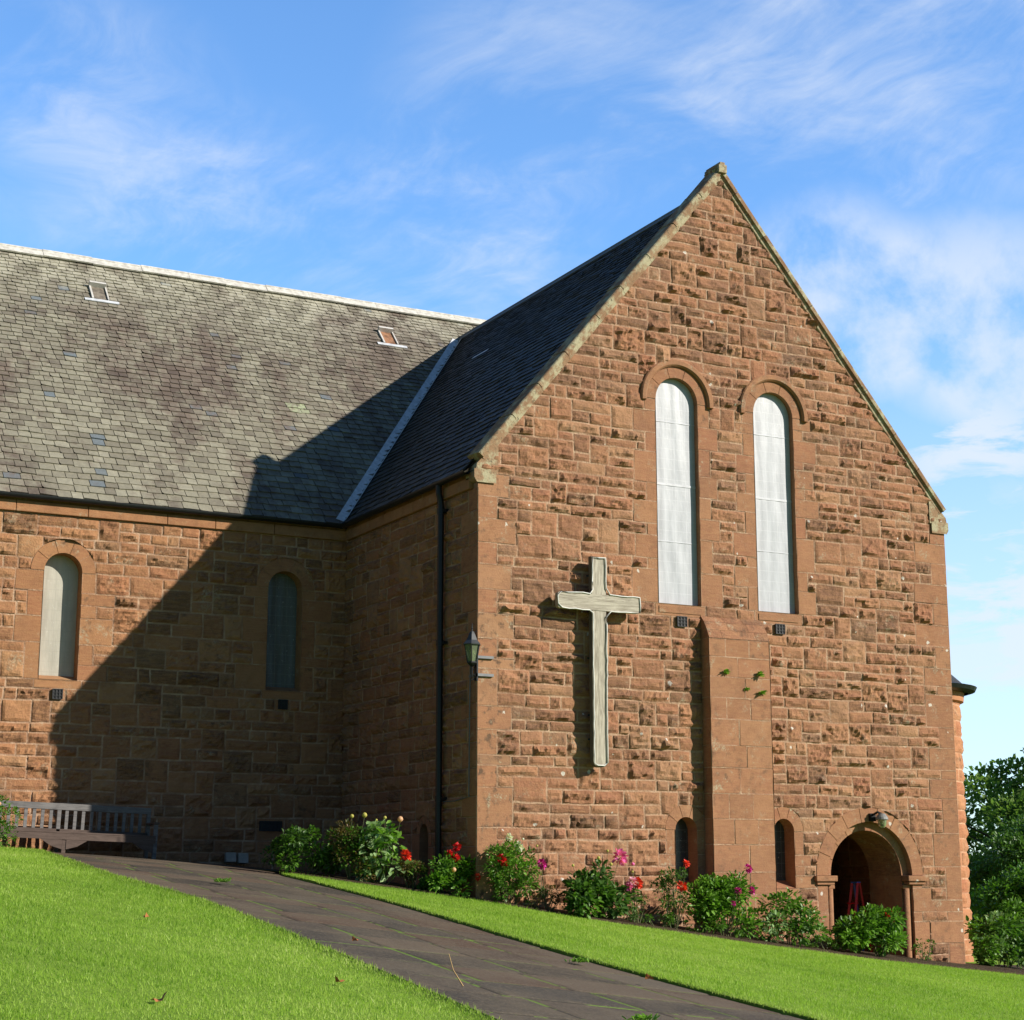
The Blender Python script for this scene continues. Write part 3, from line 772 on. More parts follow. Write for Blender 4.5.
# roof deck under the slates
def deck(mbx, pts, off): mbx.quad([Vector(p) - Vector((0, 0, off)) for p in pts], (.3, 0, 0))
deck(mb, [(XN, EY + .02, EZ), (EX, EY + .02, EZ), (5, EY + .02 + (TR - EZ) / kn, TR), (9, EY + (TR - EZ) / kn, TR), (9, NRY, NRZ), (XN, NRY, NRZ)], .02)
mb.quad([(XN, NRY, NRZ - .02), (9, NRY, NRZ - .02), (9, NRY + 6.1, EZ), (XN, NRY + 6.1, EZ)], (.3, 0, 0))
mb.build('nave_roof', M_slate_n, church)
def yrT(s):
    z = EZ + s * kt / lt; return (.22, EY + (z - EZ) / kn)
mb = MB(); slate_roof(mb, (EX, 0, EZ), (0, 1, 0), St, (5.0 - EX) * lt, yrT, False)
deck(mb, [(EX + .02, .2, EZ), (EX + .02, EY, EZ), (5, EY + (TR - EZ) / kn, TR), (5, .2, TR)], .02)
mb.quad([(5, .2, TR - .02), (5, 11, TR - .02), (10.13, 11, EZ), (10.13, .2, EZ)], (.4, 0, 0))
mb.build('transept_roof', M_slate_t, church)
# lead valley, ridges
mb = MB(); rows = []
for k in range(25):
    t = k / 24; z = EZ + (TR - EZ - .1) * t; p = Vector((EX + (z - EZ) / kt, EY + (z - EZ) / kn, z + .012)); wv = .165
    a = Vector((-1, 0, 0)) * wv; b_ = Vector((0, -1, -0)) * wv
    rows.append([p + a + Vector((0, 0, .055)), p + Vector((0, 0, .02)), p + Vector((0, -wv, .055 ))])
mb.grid(rows, (.5, .5, .5))
for k in (3, 7, 11, 15, 19):
    t = k / 20; z = EZ + (TR - EZ) * t; p = Vector((EX + (z - EZ) / kt, EY + (z - EZ) / kn, z + .05))
mb.build('valley_lead', M_lead, church)
mb = MB(); x = XN
while x < 7:
    L = rnd.uniform(.8, 1.2); h_ = rnd.uniform(-.008, .008)
    for s_ in (-1, 1): mb.box((x, -.02, 0), (x + L - .006, .20, .035), M=Matrix.Translation((0, NRY, NRZ + .075 + h_)) @ Matrix.Rotation(R(180) if s_ < 0 else 0, 4, 'Z') @ Matrix.Translation(((-2 * x - L if s_ < 0 else 0), 0, 0)) @ Matrix.Rotation(-math.atan(kn), 4, 'X'))
    mb.tube([(x, NRY, NRZ + .10 + h_), (x + L - .006, NRY, NRZ + .10 + h_)], .04, 8)
    x += L
mb.build('ridge', M_lime, church)
mb = MB(); y = .25
while y < 10.7:
    L = rnd.uniform(.45, .5)
    mb.box((-.0, y, -.0), (.16, y + L - .005, .02), M=Matrix.Translation((5, 0, TR + .05)) @ Matrix.Rotation(math.atan(kt), 4, 'Y'))
    mb.box((-.16, y, -.0), (.0, y + L - .005, .02), M=Matrix.Translation((5, 0, TR + .05)) @ Matrix.Rotation(-math.atan(kt), 4, 'Y'))
    mb.tube([(5, y, TR + .06), (5, y + L - .005, TR + .06)], .035, 8)
    y += L
mb.build('ridge', simple('ridge_tile', (.13, .14, .15), .7), church)
# roof vents on the nave
def roof_vent(x, s, hatch=(.26, .13, .07)):
    root_p = Vector((x, EY, EZ)) + Sn * s; N = Vector((0, -kn, 1)) / ln
    e = bpy.data.objects.new('roof_vent', None); COL.objects.link(e); e.parent = church
    MM = Matrix(((1, 0, 0, 0), (0, Sn.y, N.y, 0), (0, Sn.z, N.z, 0), (0, 0, 0, 1))); M4 = Matrix.Translation(root_p) @ MM
    a = MB(); a.box((-.36, -.09, .02), (.38, .0, .04), M=M4); a.build('apron', M_lead, e)
    a = MB(); a.box((-.20, .50, .03), (.16, .56, .15), M=M4); a.box((-.2, .0, .02), (-.16, .52, .06), M=M4)
    a.box((.14, .0, .02), (.17, .54, .07), M=M4); a.build('frame', simple('pale_frame', (.55, .53, .5), .7), e)
    a = MB(); a.quad([M4 @ Vector(p) for p in ((-.16, 0, .035), (.14, 0, .035), (.14, .50, .035), (-.16, .50, .035))]); a.build('hatch', simple('rusty_hatch', hatch, .8, 0, 14, .3, .4), e)
    return e
roof_vent(-3.80, 7.25, (.17, .145, .115)); roof_vent(2.95, 7.20)
a = MB(); q = Vector((3.55, 6.6, EZ + (3.55 - EX) * kt)); Nt = Vector((-kt, 0, 1)).normalized()
a.quad([q + Nt * .05, q + Vector((0, .75, 0)) + Nt * .05, q + Vector((0, .75, 0)) + St * .07 + Nt * .05, q + St * .07 + Nt * .05]); a.build('roof_flashing', M_lead, church)

# ---- coping and kneelers
rk = math.atan(RK)
cop = MB()
for s_ in (-1, 1):
    Lr = 5.03 / math.cos(rk) + .02; t = 0
    while t < Lr - .05:
        L = min(rnd.uniform(.75, 1.05), Lr - t)
        # local axes: along the rake from the kneeler up, normal up
        o_ = Vector((5 + s_ * 5.03, 0, ZK)); al = Vector((-s_ * math.cos(rk), 0, math.sin(rk))); nn = Vector((s_ * math.sin(rk), 0, math.cos(rk)))
        MM = Matrix(((al.x, 0, nn.x, o_.x), (0, 1, 0, 0), (al.z, 0, nn.z, o_.z), (0, 0, 0, 1)))
        j_ = rnd.uniform(-.004, .004); c = (rnd.random(), .5, .5)
        prof = [(-.17, -.13), (-.17, -.02), (-.14, .0), (.34, .03), (.34, -.13), (-.10, -.13), (-.06, -.20), (-.06, -.235), (.02, -.24)]
        rows = []
        for tt in (t + .004, t + L - .004): rows.append([MM @ Vector((tt, yy, nz + j_)) for yy, nz in ((-.085, -.10), (-.085, -.02), (-.06, 0), (.34, .02), (.34, -.14))])
        cop.grid(rows, c, closed=True); i = len(cop.v) - 10; cop.f += [tuple(range(i, i + 5)), tuple(range(i + 5, i + 10))]
        rows = []
        for tt in (t + .003, t + L - .003): rows.append([MM @ Vector((tt, yy, nz)) for yy, nz in ((-.065, -.10), (-.05, -.12), (-.04, -.15), (-.04, -.175), (-.025, -.19), (.02, -.19), (.02, -.10))])
        cop.grid(rows, c, closed=True)
        t += L
cop.box((4.91, -.125, ZA - .16), (5.09, .355, ZA + .0), (.4, .5, .5)); cop.box((4.945, -.115, ZA - .02), (5.055, .36, ZA + .05), (.4, .5, .5))
cop.build('coping', M_coping, church, bevel=.008)
for s_ in (-1, 1):
    mb = MB(); fx = (lambda x: x) if s_ < 0 else (lambda x: 10 - x)
    def pb(pts, y0, y1, c=(.8, .5, .5)):
        A = [(fx(x), y0, z) for x, z in pts]; B = [(fx(x), y1, z) for x, z in pts]
        mb.grid([A, B], c, closed=True); i = len(mb.v) - 2 * len(pts); mb.f += [tuple(range(i, i + len(pts))), tuple(range(i + len(pts), i + 2 * len(pts)))]
    pb([(-.04, 6.22), (.34, 6.22), (.34, 6.66), (.20, 6.55), (-.02, 6.32)], -.035, .34)
    pb([(-.03, 6.03), (.30, 6.03), (.30, 6.215), (-.07, 6.215), (-.07, 6.09)], -.04, .34)
    mb.build('kneeler', M_coping, church, bevel=.02)

# ---- far flank, back and turret
mb = MB(); K = (.5, ROCK, .4)
for i in range(20):
    z0, z1 = -2.6 + i * .44, -2.6 + (i + 1) * .44; y = 0
    while y < D + 6:
        L = min(rnd.uniform(.4, .9), D + 6 - y)
        if L < .05: break
        mb.box((W - .05, y + .003, z0 + .003), (W + .006, y + L - .003, z1 - .003), (rnd.random(), ASH, .3)); y += L
mb.quad([(W - .03, 0, -2.7), (W - .03, 12, -2.7), (W - .03, 12, 6.2), (W - .03, 0, 6.2)], (.5, MORT, .3))
mb.quad([(XN, D, -.8), (XN, D + 12, -.8), (XN, D + 12, 6.2), (XN, D, 6.2)], K)
mb.quad([(XN, D + .4, 6.2), (XN, NRY, NRZ - .05), (XN, NRY + 6, 6.2)], K)
mb.quad([(XN, D + 12, -2.7), (W, D + 12, -2.7), (W, D + 12, 6.2), (XN, D + 12, 6.2)], K)
mb.build('rear_walls', M_stone, church)
tc = Vector((11.04, 2.87, 0)); TRd = 1.27
def turret():
    mb = MB(); z = -2.8; rows = []
    while z < 3.05:
        h_ = rnd.uniform(.24, .34); a = rnd.uniform(0, .5)
        while a < 2 * math.pi + .0:
            da = rnd.uniform(.32, .52)
            fr = lambda u, v, d: tc + Vector((math.cos(a + u / TRd) * (TRd + d), math.sin(a + u / TRd) * (TRd + d), v))
            stone(mb, fr, 0, da * TRd, z, z + h_, ROCK, None, .45, step=.06, tone=rnd.uniform(.55, .95)); a += da
        z += h_
    mb.tube([tc + Vector((0, 0, -2.8)), tc + Vector((0, 0, 3.3))], TRd - .02, 32, (.7, MORT, .1))
    mb.lathe([(1.27, 3.02), (1.36, 3.05), (1.38, 3.22), (1.33, 3.3)], tc, 40, (.85, ASH, .1))
    return mb
def make_turret_mat():
    m = make_stone('sandstone_turret', 0, .1, 0, (1.15, .93, .80))
    return m
M_turret = make_turret_mat()
te = bpy.data.objects.new('turret', None); COL.objects.link(te); te.parent = church
turret().build('wall', M_turret, te)
mb = MB(); prof = [(1.56, 3.30), (1.57, 3.34), (1.40, 3.42), (1.10, 3.66), (.6, 4.1), (.05, 4.65)]
mb.lathe([(1.25, 3.28), (1.56, 3.27), (1.57, 3.31), (1.38, 3.40)] + prof[3:], tc, 40); mb.build('roof', M_slate_t, te)
mb = MB(); mb.lathe([(1.46, 3.22), (1.60, 3.26), (1.64, 3.34), (1.60, 3.35), (1.45, 3.25)], tc, 40); mb.build('gutter', M_black, te)

# ------------------------------------------------------------------ ground, lawns, path, bed
def sheet_grid(name, mat, xs, ys, dz, inside=None, kind='structure'):
    vs = []; idx = {}
    fs = []
    X, Y = np.meshgrid(xs, ys); Z = F(X, Y) + dz
    nx, ny = len(xs), len(ys)
    vs = np.stack([X, Y, Z], -1).reshape(-1, 3)
    for j_ in range(ny - 1):
        for i_ in range(nx - 1): fs.append((j_ * nx + i_, j_ * nx + i_ + 1, (j_ + 1) * nx + i_ + 1, (j_ + 1) * nx + i_))
    me = bpy.data.meshes.new(name); me.from_pydata(vs.tolist(), [], fs); me.materials.append(mat)
    me.polygons.foreach_set('use_smooth', [True] * len(fs))
    o = bpy.data.objects.new(name, me); COL.objects.link(o); prop(o, kind=kind); return o
def ax(lo, hi, near_lo, near_hi, step):
    a = [-600, -300, -150, -80, -50, -35]; a = [v for v in a if v < near_lo - step] + list(np.arange(near_lo, near_hi + .01, step)) + [v for v in (35, 50, 80, 150, 300, 600) if v > near_hi + step]
    return np.array(a, float)
g = sheet_grid('ground', M_field, ax(0, 0, -26, 24, 1.0), ax(0, 0, -30, 12, 1.0), -.16)
def strip(name, mat, L, Rr, dz, n=12, m=80, edge=0, kind='structure'):
    # L, Rr: functions t -> (x, y); a sheet between two border lines that follows the ground
    vs, fs = [], []
    for k in range(m + 1):
        t = k / m; a, b_ = L(t), Rr(t)
        for q in range(n + 1):
            x, y = a[0] + (b_[0] - a[0]) * q / n, a[1] + (b_[1] - a[1]) * q / n; vs.append((x, y, Fz(x, y) + dz))
    for k in range(m):
        for q in range(n): i = k * (n + 1) + q; fs.append((i, i + 1, i + n + 2, i + n + 1))
    if edge:
        for col in (0, n):
            base_i = len(vs)
            for k in range(m + 1): x, y, z = vs[k * (n + 1) + col]; vs.append((x, y, z - edge))
            for k in range(m): fs.append((k * (n + 1) + col, (k + 1) * (n + 1) + col, base_i + k + 1, base_i + k))
    me = bpy.data.meshes.new(name); me.from_pydata(vs, [], fs); me.materials.append(mat); me.polygons.foreach_set('use_smooth', [True] * len(fs))
    o = bpy.data.objects.new(name, me); COL.objects.link(o); return prop(o, kind=kind)
def poly(pts):
    ts = [0]
    for a, b_ in zip(pts, pts[1:]): ts.append(ts[-1] + math.dist(a, b_))
    ts = [t / ts[-1] for t in ts]; xs = [p[0] for p in pts]; ys = [p[1] for p in pts]
    return lambda t: (float(np.interp(t, ts, xs)), float(np.interp(t, ts, ys)))
PL = [(-6.2, 3.3), (-6.45, 1.5), (-6.61, .2), (-6.80, -2), (-6.85, -3.5), (-6.72, -4.8), (-6.52, -6.2), (-6.48, -8), (-6.48, -12.6), (-6.5, -20), (-6.3, -28)]
PR = [(-2.7, 1.6), (-2.88, .92), (-2.97, -1.55), (-2.9, -3.5), (-2.85, -6.3), (-2.64, -8.3), (-2.29, -9.8), (-1.91, -11.1), (-1.0, -15), (1, -21)]
def xl(y): return float(np.interp(-y, [-p[1] for p in PL], [p[0] for p in PL]))
def xr_(y): return float(np.interp(-y, [-p[1] for p in PR], [p[0] for p in PR]))
BORD = [(-2.7, 1.6), (-2.08, .7), (-.9, .2), (0, -.2), (.8, -1.0), (1.7, -1.35), (3.2, -1.6), (5.6, -1.5), (7, -1.4), (9, -1.0), (10, -.95), (16, -.9)]
def yb(x): return float(np.interp(x, [b_[0] for b_ in BORD], [b_[1] for b_ in BORD]))
# path made of slabs, each its own tone, joints between them
mb = MB()
def slab(P, tone):
    c = Vector((sum(p[0] for p in P) / 4, sum(p[1] for p in P) / 4)); N_ = 5
    tilt = (rnd.uniform(-.002, .002), rnd.uniform(-.002, .002), rnd.uniform(-.034, -.030))
    P = [Vector(p) for p in P]; rows = []; cols = []
    for j_ in range(N_ + 3):
        row = []
        for i_ in range(N_ + 3):
            sg = lambda q: 0 if q == 0 else 1 if q == N_ + 2 else .055 + (.89) * (q - 1) / N_
            s_, t_ = sg(i_), sg(j_); p = P[0] * (1-s_)*(1-t_) + P[1] * s_*(1-t_) + P[2] * s_*t_ + P[3] * (1-s_)*t_
            e = i_ in (0, N_ + 2) or j_ in (0, N_ + 2)
            row.append((p.x, p.y, Fz(p.x, p.y) + (-.042 if e else tilt[0] * s_ + tilt[1] * t_ + tilt[2]))); cols.append((tone, 1.0 if e else 0.0, 0))
        rows.append(row)
    mb.grid(rows, cols)
y = 1.6
while y > -26:
    dy = rnd.uniform(.75, 1.05); n = 4; y2 = y - dy; cuts = sorted([0, 1] + [(k + rnd.uniform(-.15, .15)) / n for k in range(1, n)])
    for a, b_ in zip(cuts, cuts[1:]):
        L = lambda yy, t: (xl(yy) - .15) * (1 - t) + (xr_(yy) + .05) * t
        slab([(L(y, a), y), (L(y, b_), y), (L(y2, b_), y2), (L(y2, a), y2)], rnd.random())
    y = y2
x = -17
while x < 0:
    dx = rnd.uniform(.8, 1.1); 
    for y0, y1 in ((1.6, 2.6), (2.6, 3.6), (3.6, 4.6), (4.6, D)):
        if x > -2.6 and y0 < 3: continue
        slab([(x, y0), (min(x + dx, 0), y0), (min(x + dx, 0), y1), (x, y1)], rnd.random())
    x += dx
po = mb.build('path', M_path); prop(po, kind='structure')
# lawns
LT = .0
strip('lawn', M_lawn, lambda t: (-26, 3.3 - 31 * t) , lambda t: (xl(3.3 - 31 * t), 3.3 - 31 * t), LT, 40, 120, .14)
strip('lawn', M_lawn, poly(PR), poly([(-2.69, 1.61)] + BORD[1:] + [(24, -.8)]), LT, 40, 120, .14)
strip('flower_bed', M_soil, poly(BORD), poly([(-2.2, 3.0), (-1.2, 3.2), (0, 1.5), (0, .1), (2, .1), (4, .1), (6, .1), (8, .1), (10.2, .3), (16, 3)]), .03, 14, 60, .1)
strip('lawn', M_lawn, lambda t: (10.02 + 14 * t, -.9), lambda t: (10.02 + 14 * t, 14), -.02, 14, 14, .0)

def blades(name, pts, hgt, label):
    n = len(pts); x, y = pts[:, 0], pts[:, 1]; z = F(x, y) + LT - .01
    ang = nrs.uniform(0, 2 * np.pi, n); wd = nrs.uniform(.003, .006, n); h_ = hgt * nrs.uniform(.5, 1.3, n) * np.where(nrs.rand(n) < .03, 1.7, 1) * (1 + .25 * np.sin(x * 2.3 + np.sin(y * 3.1) * 2) * np.sin(y * 2.7)); ln_ = nrs.normal(0, .35, (n, 2)) * h_[:, None]
    V = np.zeros((n, 3, 3), 'f')
    V[:, 0] = np.stack([x - np.cos(ang) * wd, y - np.sin(ang) * wd, z], -1); V[:, 1] = np.stack([x + np.cos(ang) * wd, y + np.sin(ang) * wd, z], -1)
    V[:, 2] = np.stack([x + ln_[:, 0], y + ln_[:, 1], z + h_], -1)
    me = bpy.data.meshes.new(name); me.vertices.add(n * 3); me.vertices.foreach_set('co', V.ravel()); me.loops.add(n * 3); me.loops.foreach_set('vertex_index', np.arange(n * 3, dtype='i'))
    me.polygons.add(n); me.polygons.foreach_set('loop_start', np.arange(0, n * 3, 3, dtype='i')); me.update(calc_edges=True)
    pat = .5 + .18 * np.sin(x * 1.3 + 1.1 * np.sin(y * .7)) + .16 * np.sin(y * 1.9 + x * .6 + 2 * np.sin(x * .5)) + .10 * np.sin(x * 5.1 + y * 4.3)
    pat += .22 * np.sin(x * .45 - y * .38 + 1.2 * np.sin(x * .9)) + .12 * np.sin(x * 9 + 3 * np.sin(y * 4)) * np.sin(y * 7.7)
    t = np.clip(pat * .6 + nrs.uniform(-.08, .42, n), 0, 1); t[nrs.rand(n) < .03] = 1
    C = np.repeat(np.stack([t, t, t, np.ones(n)], -1), 3, 0).astype('f')
    at = me.color_attributes.new('Col', 'FLOAT_COLOR', 'POINT'); at.data.foreach_set('color', C.ravel()); me.materials.append(M_grass)
    o = bpy.data.objects.new(name, me); COL.objects.link(o); return prop(o, label, 'grass', kind='stuff')
N = 420000
p = np.stack([nrs.uniform(-15.5, -6, N), nrs.uniform(-16.5, 3.3, N)], -1)
lim = np.interp(-p[:, 1], [-q[1] for q in PL], [q[0] for q in PL]) + nrs.normal(0, .030, N)
blades('grass', p[(p[:, 0] < lim)], .034, 'short sunlit grass of the lawn left of the path')
N = 520000
p = np.stack([nrs.uniform(-3.8, 14, N), nrs.uniform(-13.5, 1.6, N)], -1)
lim = np.interp(-p[:, 1], [-q[1] for q in PR], [q[0] for q in PR]) + nrs.normal(-.01, .025, N); top = np.interp(p[:, 0], [q[0] for q in BORD], [q[1] for q in BORD])
blades('grass', p[(p[:, 0] > lim) & (p[:, 1] < top + .02)], .034, 'short sunlit grass between the path and the flower bed')

# ------------------------------------------------------------------ leaves
def leaf_mesh(name, C, Dn, size, mat, parent, aspect=.55, fold=.25, tone=None, droop=.0, var=.35):
    # C (n,3) leaf bases, Dn (n,3) direction each leaf points to
    n = len(C); C = np.asarray(C, float); Dn = Dn / (np.linalg.norm(Dn, axis=1, keepdims=True) + 1e-9)
    Dn[:, 2] -= droop; Dn /= np.linalg.norm(Dn, axis=1, keepdims=True)
    S = np.cross(Dn, nrs.normal(0, .35, (n, 3)) + np.array([0, 0, 1.0])); S /= (np.linalg.norm(S, axis=1, keepdims=True) + 1e-9); Nn = np.cross(S, Dn)
    L = size * nrs.uniform(1 - var, 1 + var, n)[:, None]; w_ = L * aspect * .5
    V = np.zeros((n, 6, 3)); V[:, 0] = C; V[:, 1] = C + Dn * L * .35 + S * w_ + Nn * L * fold * .35; V[:, 2] = C + Dn * L * .75 + S * w_ * .75 + Nn * L * fold * .2
    V[:, 3] = C + Dn * L - Nn * L * .12; V[:, 4] = C + Dn * L * .75 - S * w_ * .75 + Nn * L * fold * .2; V[:, 5] = C + Dn * L * .35 - S * w_ + Nn * L * fold * .35
    t = nrs.beta(2, 2, n) if tone is None else tone
    me = bpy.data.meshes.new(name); me.vertices.add(n * 6); me.vertices.foreach_set('co', V.astype('f').ravel())
    fi = np.array([0, 1, 2, 3, 0, 3, 4, 5]); idx = (np.arange(n)[:, None] * 6 + fi).ravel().astype('i')
    me.loops.add(len(idx)); me.loops.foreach_set('vertex_index', idx); me.polygons.add(n * 2); me.polygons.foreach_set('loop_start', np.arange(0, n * 8, 4, dtype='i')); me.update(calc_edges=True)
    at = me.color_attributes.new('Col', 'FLOAT_COLOR', 'POINT'); at.data.foreach_set('color', np.repeat(np.stack([t, t, t, np.ones(n)], -1), 6, 0).astype('f').ravel()); me.materials.append(mat)
    o = bpy.data.objects.new(name, me); COL.objects.link(o)
    if parent is not None: o.parent = parent
    return o
def flower(parent, loc, r_, mat, petals=34, flat=1.0, face=(0.15, -.9, .35)):
    # double bloom facing roughly out of the bed
    n = petals; k = np.arange(n) + .5; ph = np.arccos(1 - 1.35 * k / n); th = np.pi * (1 + 5 ** .5) * k
    d = np.stack([np.cos(th) * np.sin(ph), np.sin(th) * np.sin(ph), np.cos(ph)], -1)
    q = Vector(face).normalized().to_track_quat('Z', 'Y'); M3 = np.array(q.to_matrix()); d = d @ M3.T
    c = np.array(loc) + d * r_ * .45
    o = leaf_mesh('flower', c, d, r_ * .95, mat, parent, .8, .5, tone=np.clip(nrs.normal(.5, .25, n), 0, 1)); return o
def bud(parent, loc, r_=.025, mat=None):
    mb = MB(); mb.lathe([(.001, -r_), (r_ * .8, -r_ * .5), (r_, 0), (r_ * .7, r_ * .7), (.001, r_)], loc, 8, (.6, .5, .5)); return mb.build('bud', mat or M_p_yel, parent, smooth=True)
def stalk(mb, a, b_, r0=.008, r1=.004, bend=.05):
    a, b_ = Vector(a), Vector(b_); m_ = a.lerp(b_, .5) + Vector((rnd.uniform(-1, 1), rnd.uniform(-1, 1), 0)) * bend
    mb.tube([a, m_, b_], [r0, (r0 + r1) / 2, r1], 5)
def shrub(name, label, cat, x, y, w_, h_, dep, mat, leaf=.09, n=900, clumps=14, aspect=.55, group=None, stems=10, low=.0, mat2=None, frac2=0, droop=.15, gap=.5):
    w_ *= 1.15; clumps = int(clumps * 1.35); n = int(n * 2.4); leaf *= .82
    z = Fz(x, y) + .03; t = thing(name, label, cat, (x, y, z), group=group)
    # clumps over the plant's volume, denser outside
    cs, rs = [], []
    for k in range(clumps):
        u = rnd.uniform(-1, 1); v = rnd.uniform(-1, 1); hh = rnd.uniform(low + .1, 1) ** .8
        env = math.sqrt(max(.05, 1 - (max(0, hh - .45) / .62) ** 2))
        cs.append((u * w_ * .42 * env, v * dep * .42 * env, h_ * hh * rnd.uniform(.80, .97))); rs.append(rnd.uniform(.6, 1.15) * min(w_, h_) * .24 * gap * 2)
    cs, rs = np.array(cs), np.array(rs); k = nrs.randint(0, clumps, n)
    d = nrs.normal(0, 1, (n, 3)); d /= np.linalg.norm(d, axis=1, keepdims=True); rr = nrs.uniform(.25, 1, (n, 1)) ** .5
    C = cs[k] + d * rr * rs[k][:, None] * np.array([1, 1, .85]); C[:, 2] = np.maximum(C[:, 2], .02)
    dirs = d + np.array([0, -.25, .35]) + nrs.normal(0, .35, (n, 3))
    tone = np.clip(nrs.beta(2, 2, n) * .8 + (rnd.random() * 0) + nrs.uniform(-.15, .15, clumps)[k], 0, 1)
    if mat2 is not None:
        m2 = nrs.rand(clumps)[k] < frac2
        leaf_mesh('foliage', C[~m2], dirs[~m2], leaf, mat, t, aspect, tone=tone[~m2], droop=droop)
        if m2.any(): leaf_mesh('foliage', C[m2], dirs[m2], leaf, mat2, t, aspect, tone=tone[m2], droop=droop)
    else: leaf_mesh('foliage', C, dirs, leaf, mat, t, aspect, tone=tone, droop=droop)
    mb = MB()
    for c in cs[:stems]: stalk(mb, (c[0] * .25, c[1] * .25, -.05), c, .009, .004)
    mb.build('stems', M_stem, t)
    return t
def bloom_on(t, items):
    # items: (dx, dy, z, radius, material) ; each gets its stalk
    mb = MB()
    for dx, dy, z, r_, m_ in items:
        stalk(mb, (dx * .4, dy * .4, .1), (dx, dy, z - r_ * .3), .006, .0035, .02)
        if m_ in (M_p_yel, M_p_peach) or r_ < .032: bud(t, (dx, dy, z), r_, m_)
        else: flower(t, (dx, dy, z), r_, m_)
    mb.build('flower_stalk', M_stem, t)
G = 'shrubs and flowers of the bed along the church wall'
# far left rose beside the bench
t = shrub('rose_bush', 'rose bush with a red bloom at the left edge hiding the bench end', 'rose', -7.28, 2.4, .8, .80, .6, M_lf_mid, .06, 1300, 16, group=G); bloom_on(t, [(-.1, -.2, .80, .06, M_p_scar), (.22, -.2, .62, .03, M_p_peach), (-.05, -.25, .58, .035, M_p_scar)])
t = shrub('leafy_shrub', 'dark glossy shrub at the left end of the bed, against the shaded wall', 'shrub', -2.33, 1.50, 1.0, .70, .6, M_lf_dark, .085, 1000, 16, mat2=M_lf_mid, frac2=.45, group=G)
t = shrub('bronze_shrub', 'bronze and green leaved shrub between the dark glossy shrub and the tall dahlia', 'shrub', -1.72, 1.0, .80, .82, .55, M_lf_mid, .06, 1300, 15, mat2=M_lf_bronze, frac2=.45, group=G); bloom_on(t, [(-.02, 0, 1.0, .035, M_p_yel), (.2, 0, 1.02, .045, M_p_yel)])
t = shrub('dahlia', 'tall dahlia with large pale leaves and yellow buds, in front of the shaded wall', 'dahlia', -1.30, .80, .62, .92, .5, M_lf_bright, .17, 150, 12, aspect=.6, group=G, droop=.4, mat2=M_lf_pale, frac2=.75); bloom_on(t, [(-.10, 0, 1.0, .022, M_p_yel), (.05, 0, 1.04, .03, M_p_yel), (.32, .0, 1.02, .05, M_p_peach), (-.2, -.2, .44, .04, M_p_yel)])
t = shrub('rose_bush', 'small reddish leaved rose with one scarlet bloom beside the tall pale dahlia', 'rose', -.86, .60, .55, .42, .4, M_lf_bronze, .045, 700, 12, mat2=M_lf_mid, frac2=.55, group=G); bloom_on(t, [(-.16, -.1, .50, .075, M_p_scar)])
t = shrub('dahlia', 'bushy dahlia with deep red blooms left of the transept corner', 'dahlia', -.32, .22, .85, .60, .6, M_lf_mid, .085, 800, 16, mat2=M_lf_bright, frac2=.4, group=G); bloom_on(t, [(-.10, -.1, .62, .055, M_p_red), (.02, -.1, .73, .06, M_p_red), (-.02, -.15, .56, .055, M_p_red), (.30, -.3, .27, .045, M_p_scar), (-.12, -.3, .38, .04, M_p_peach)])
t = shrub('rose_bush', 'tall white rose bush at the sunlit transept corner, with one dark red dahlia head', 'rose', .42, -.30, .80, 1.0, .6, M_lf_mid, .065, 1300, 20, mat2=M_lf_bright, frac2=.35, group=G, gap=.42); bloom_on(t, [(-.05, -.1, 1.02, .05, M_p_white), (.10, -.1, .90, .055, M_p_white), (.14, -.1, .86, .05, M_p_white), (-.24, -.2, .68, .06, M_p_red), (-.18, -.2, .62, .05, M_p_red), (.26, 0, 1.0, .02, M_p_white)])
t = shrub('dahlia', 'single magenta dahlia on a thin stalk right of the white rose', 'dahlia', .91, -.62, .5, .40, .35, M_lf_bronze, .05, 260, 9, mat2=M_lf_dark, frac2=.5, group=G); bloom_on(t, [(-.13, -.1, .70, .065, M_p_mag), (-.15, .0, .98, .02, M_p_yel)])
t = shrub('dahlia', 'broad dark leaved dahlia with one round pink bloom held above its right side', 'dahlia', 1.66, -.92, 1.02, .78, .65, M_lf_dark, .13, 620, 20, aspect=.62, mat2=M_lf_mid, frac2=.35, group=G, droop=.3); bloom_on(t, [(.40, -.05, .93, .10, M_p_pink), (-.42, 0, .80, .025, M_p_yel), (.05, 0, .92, .03, M_p_yel), (.22, 0, 1.03, .022, M_p_yel), (.22, -.1, .82, .03, M_p_yel)])
t = shrub('rose_bush', 'thin rose with pink and scarlet blooms touching, beside the broad dark dahlia', 'rose', 2.35, -1.0, .50, .50, .4, M_lf_dark, .045, 260, 10, group=G, gap=.4); bloom_on(t, [(-.14, -.1, .64, .065, M_p_lpink), (-.20, -.1, .56, .055, M_p_pink), (-.03, -.1, .62, .075, M_p_scar), (-.05, 0, .92, .03, M_p_pink), (-.06, 0, .80, .02, M_p_yel)])
t = shrub('rose_bush', 'leggy rose climbing before the left small window, with scarlet blooms', 'rose', 3.05, -1.0, .62, 1.15, .4, M_lf_dark, .055, 420, 16, mat2=M_lf_mid, frac2=.3, group=G, gap=.36, stems=16); bloom_on(t, [(.10, -.1, .66, .075, M_p_scar), (.26, 0, 1.02, .05, M_p_scar)])
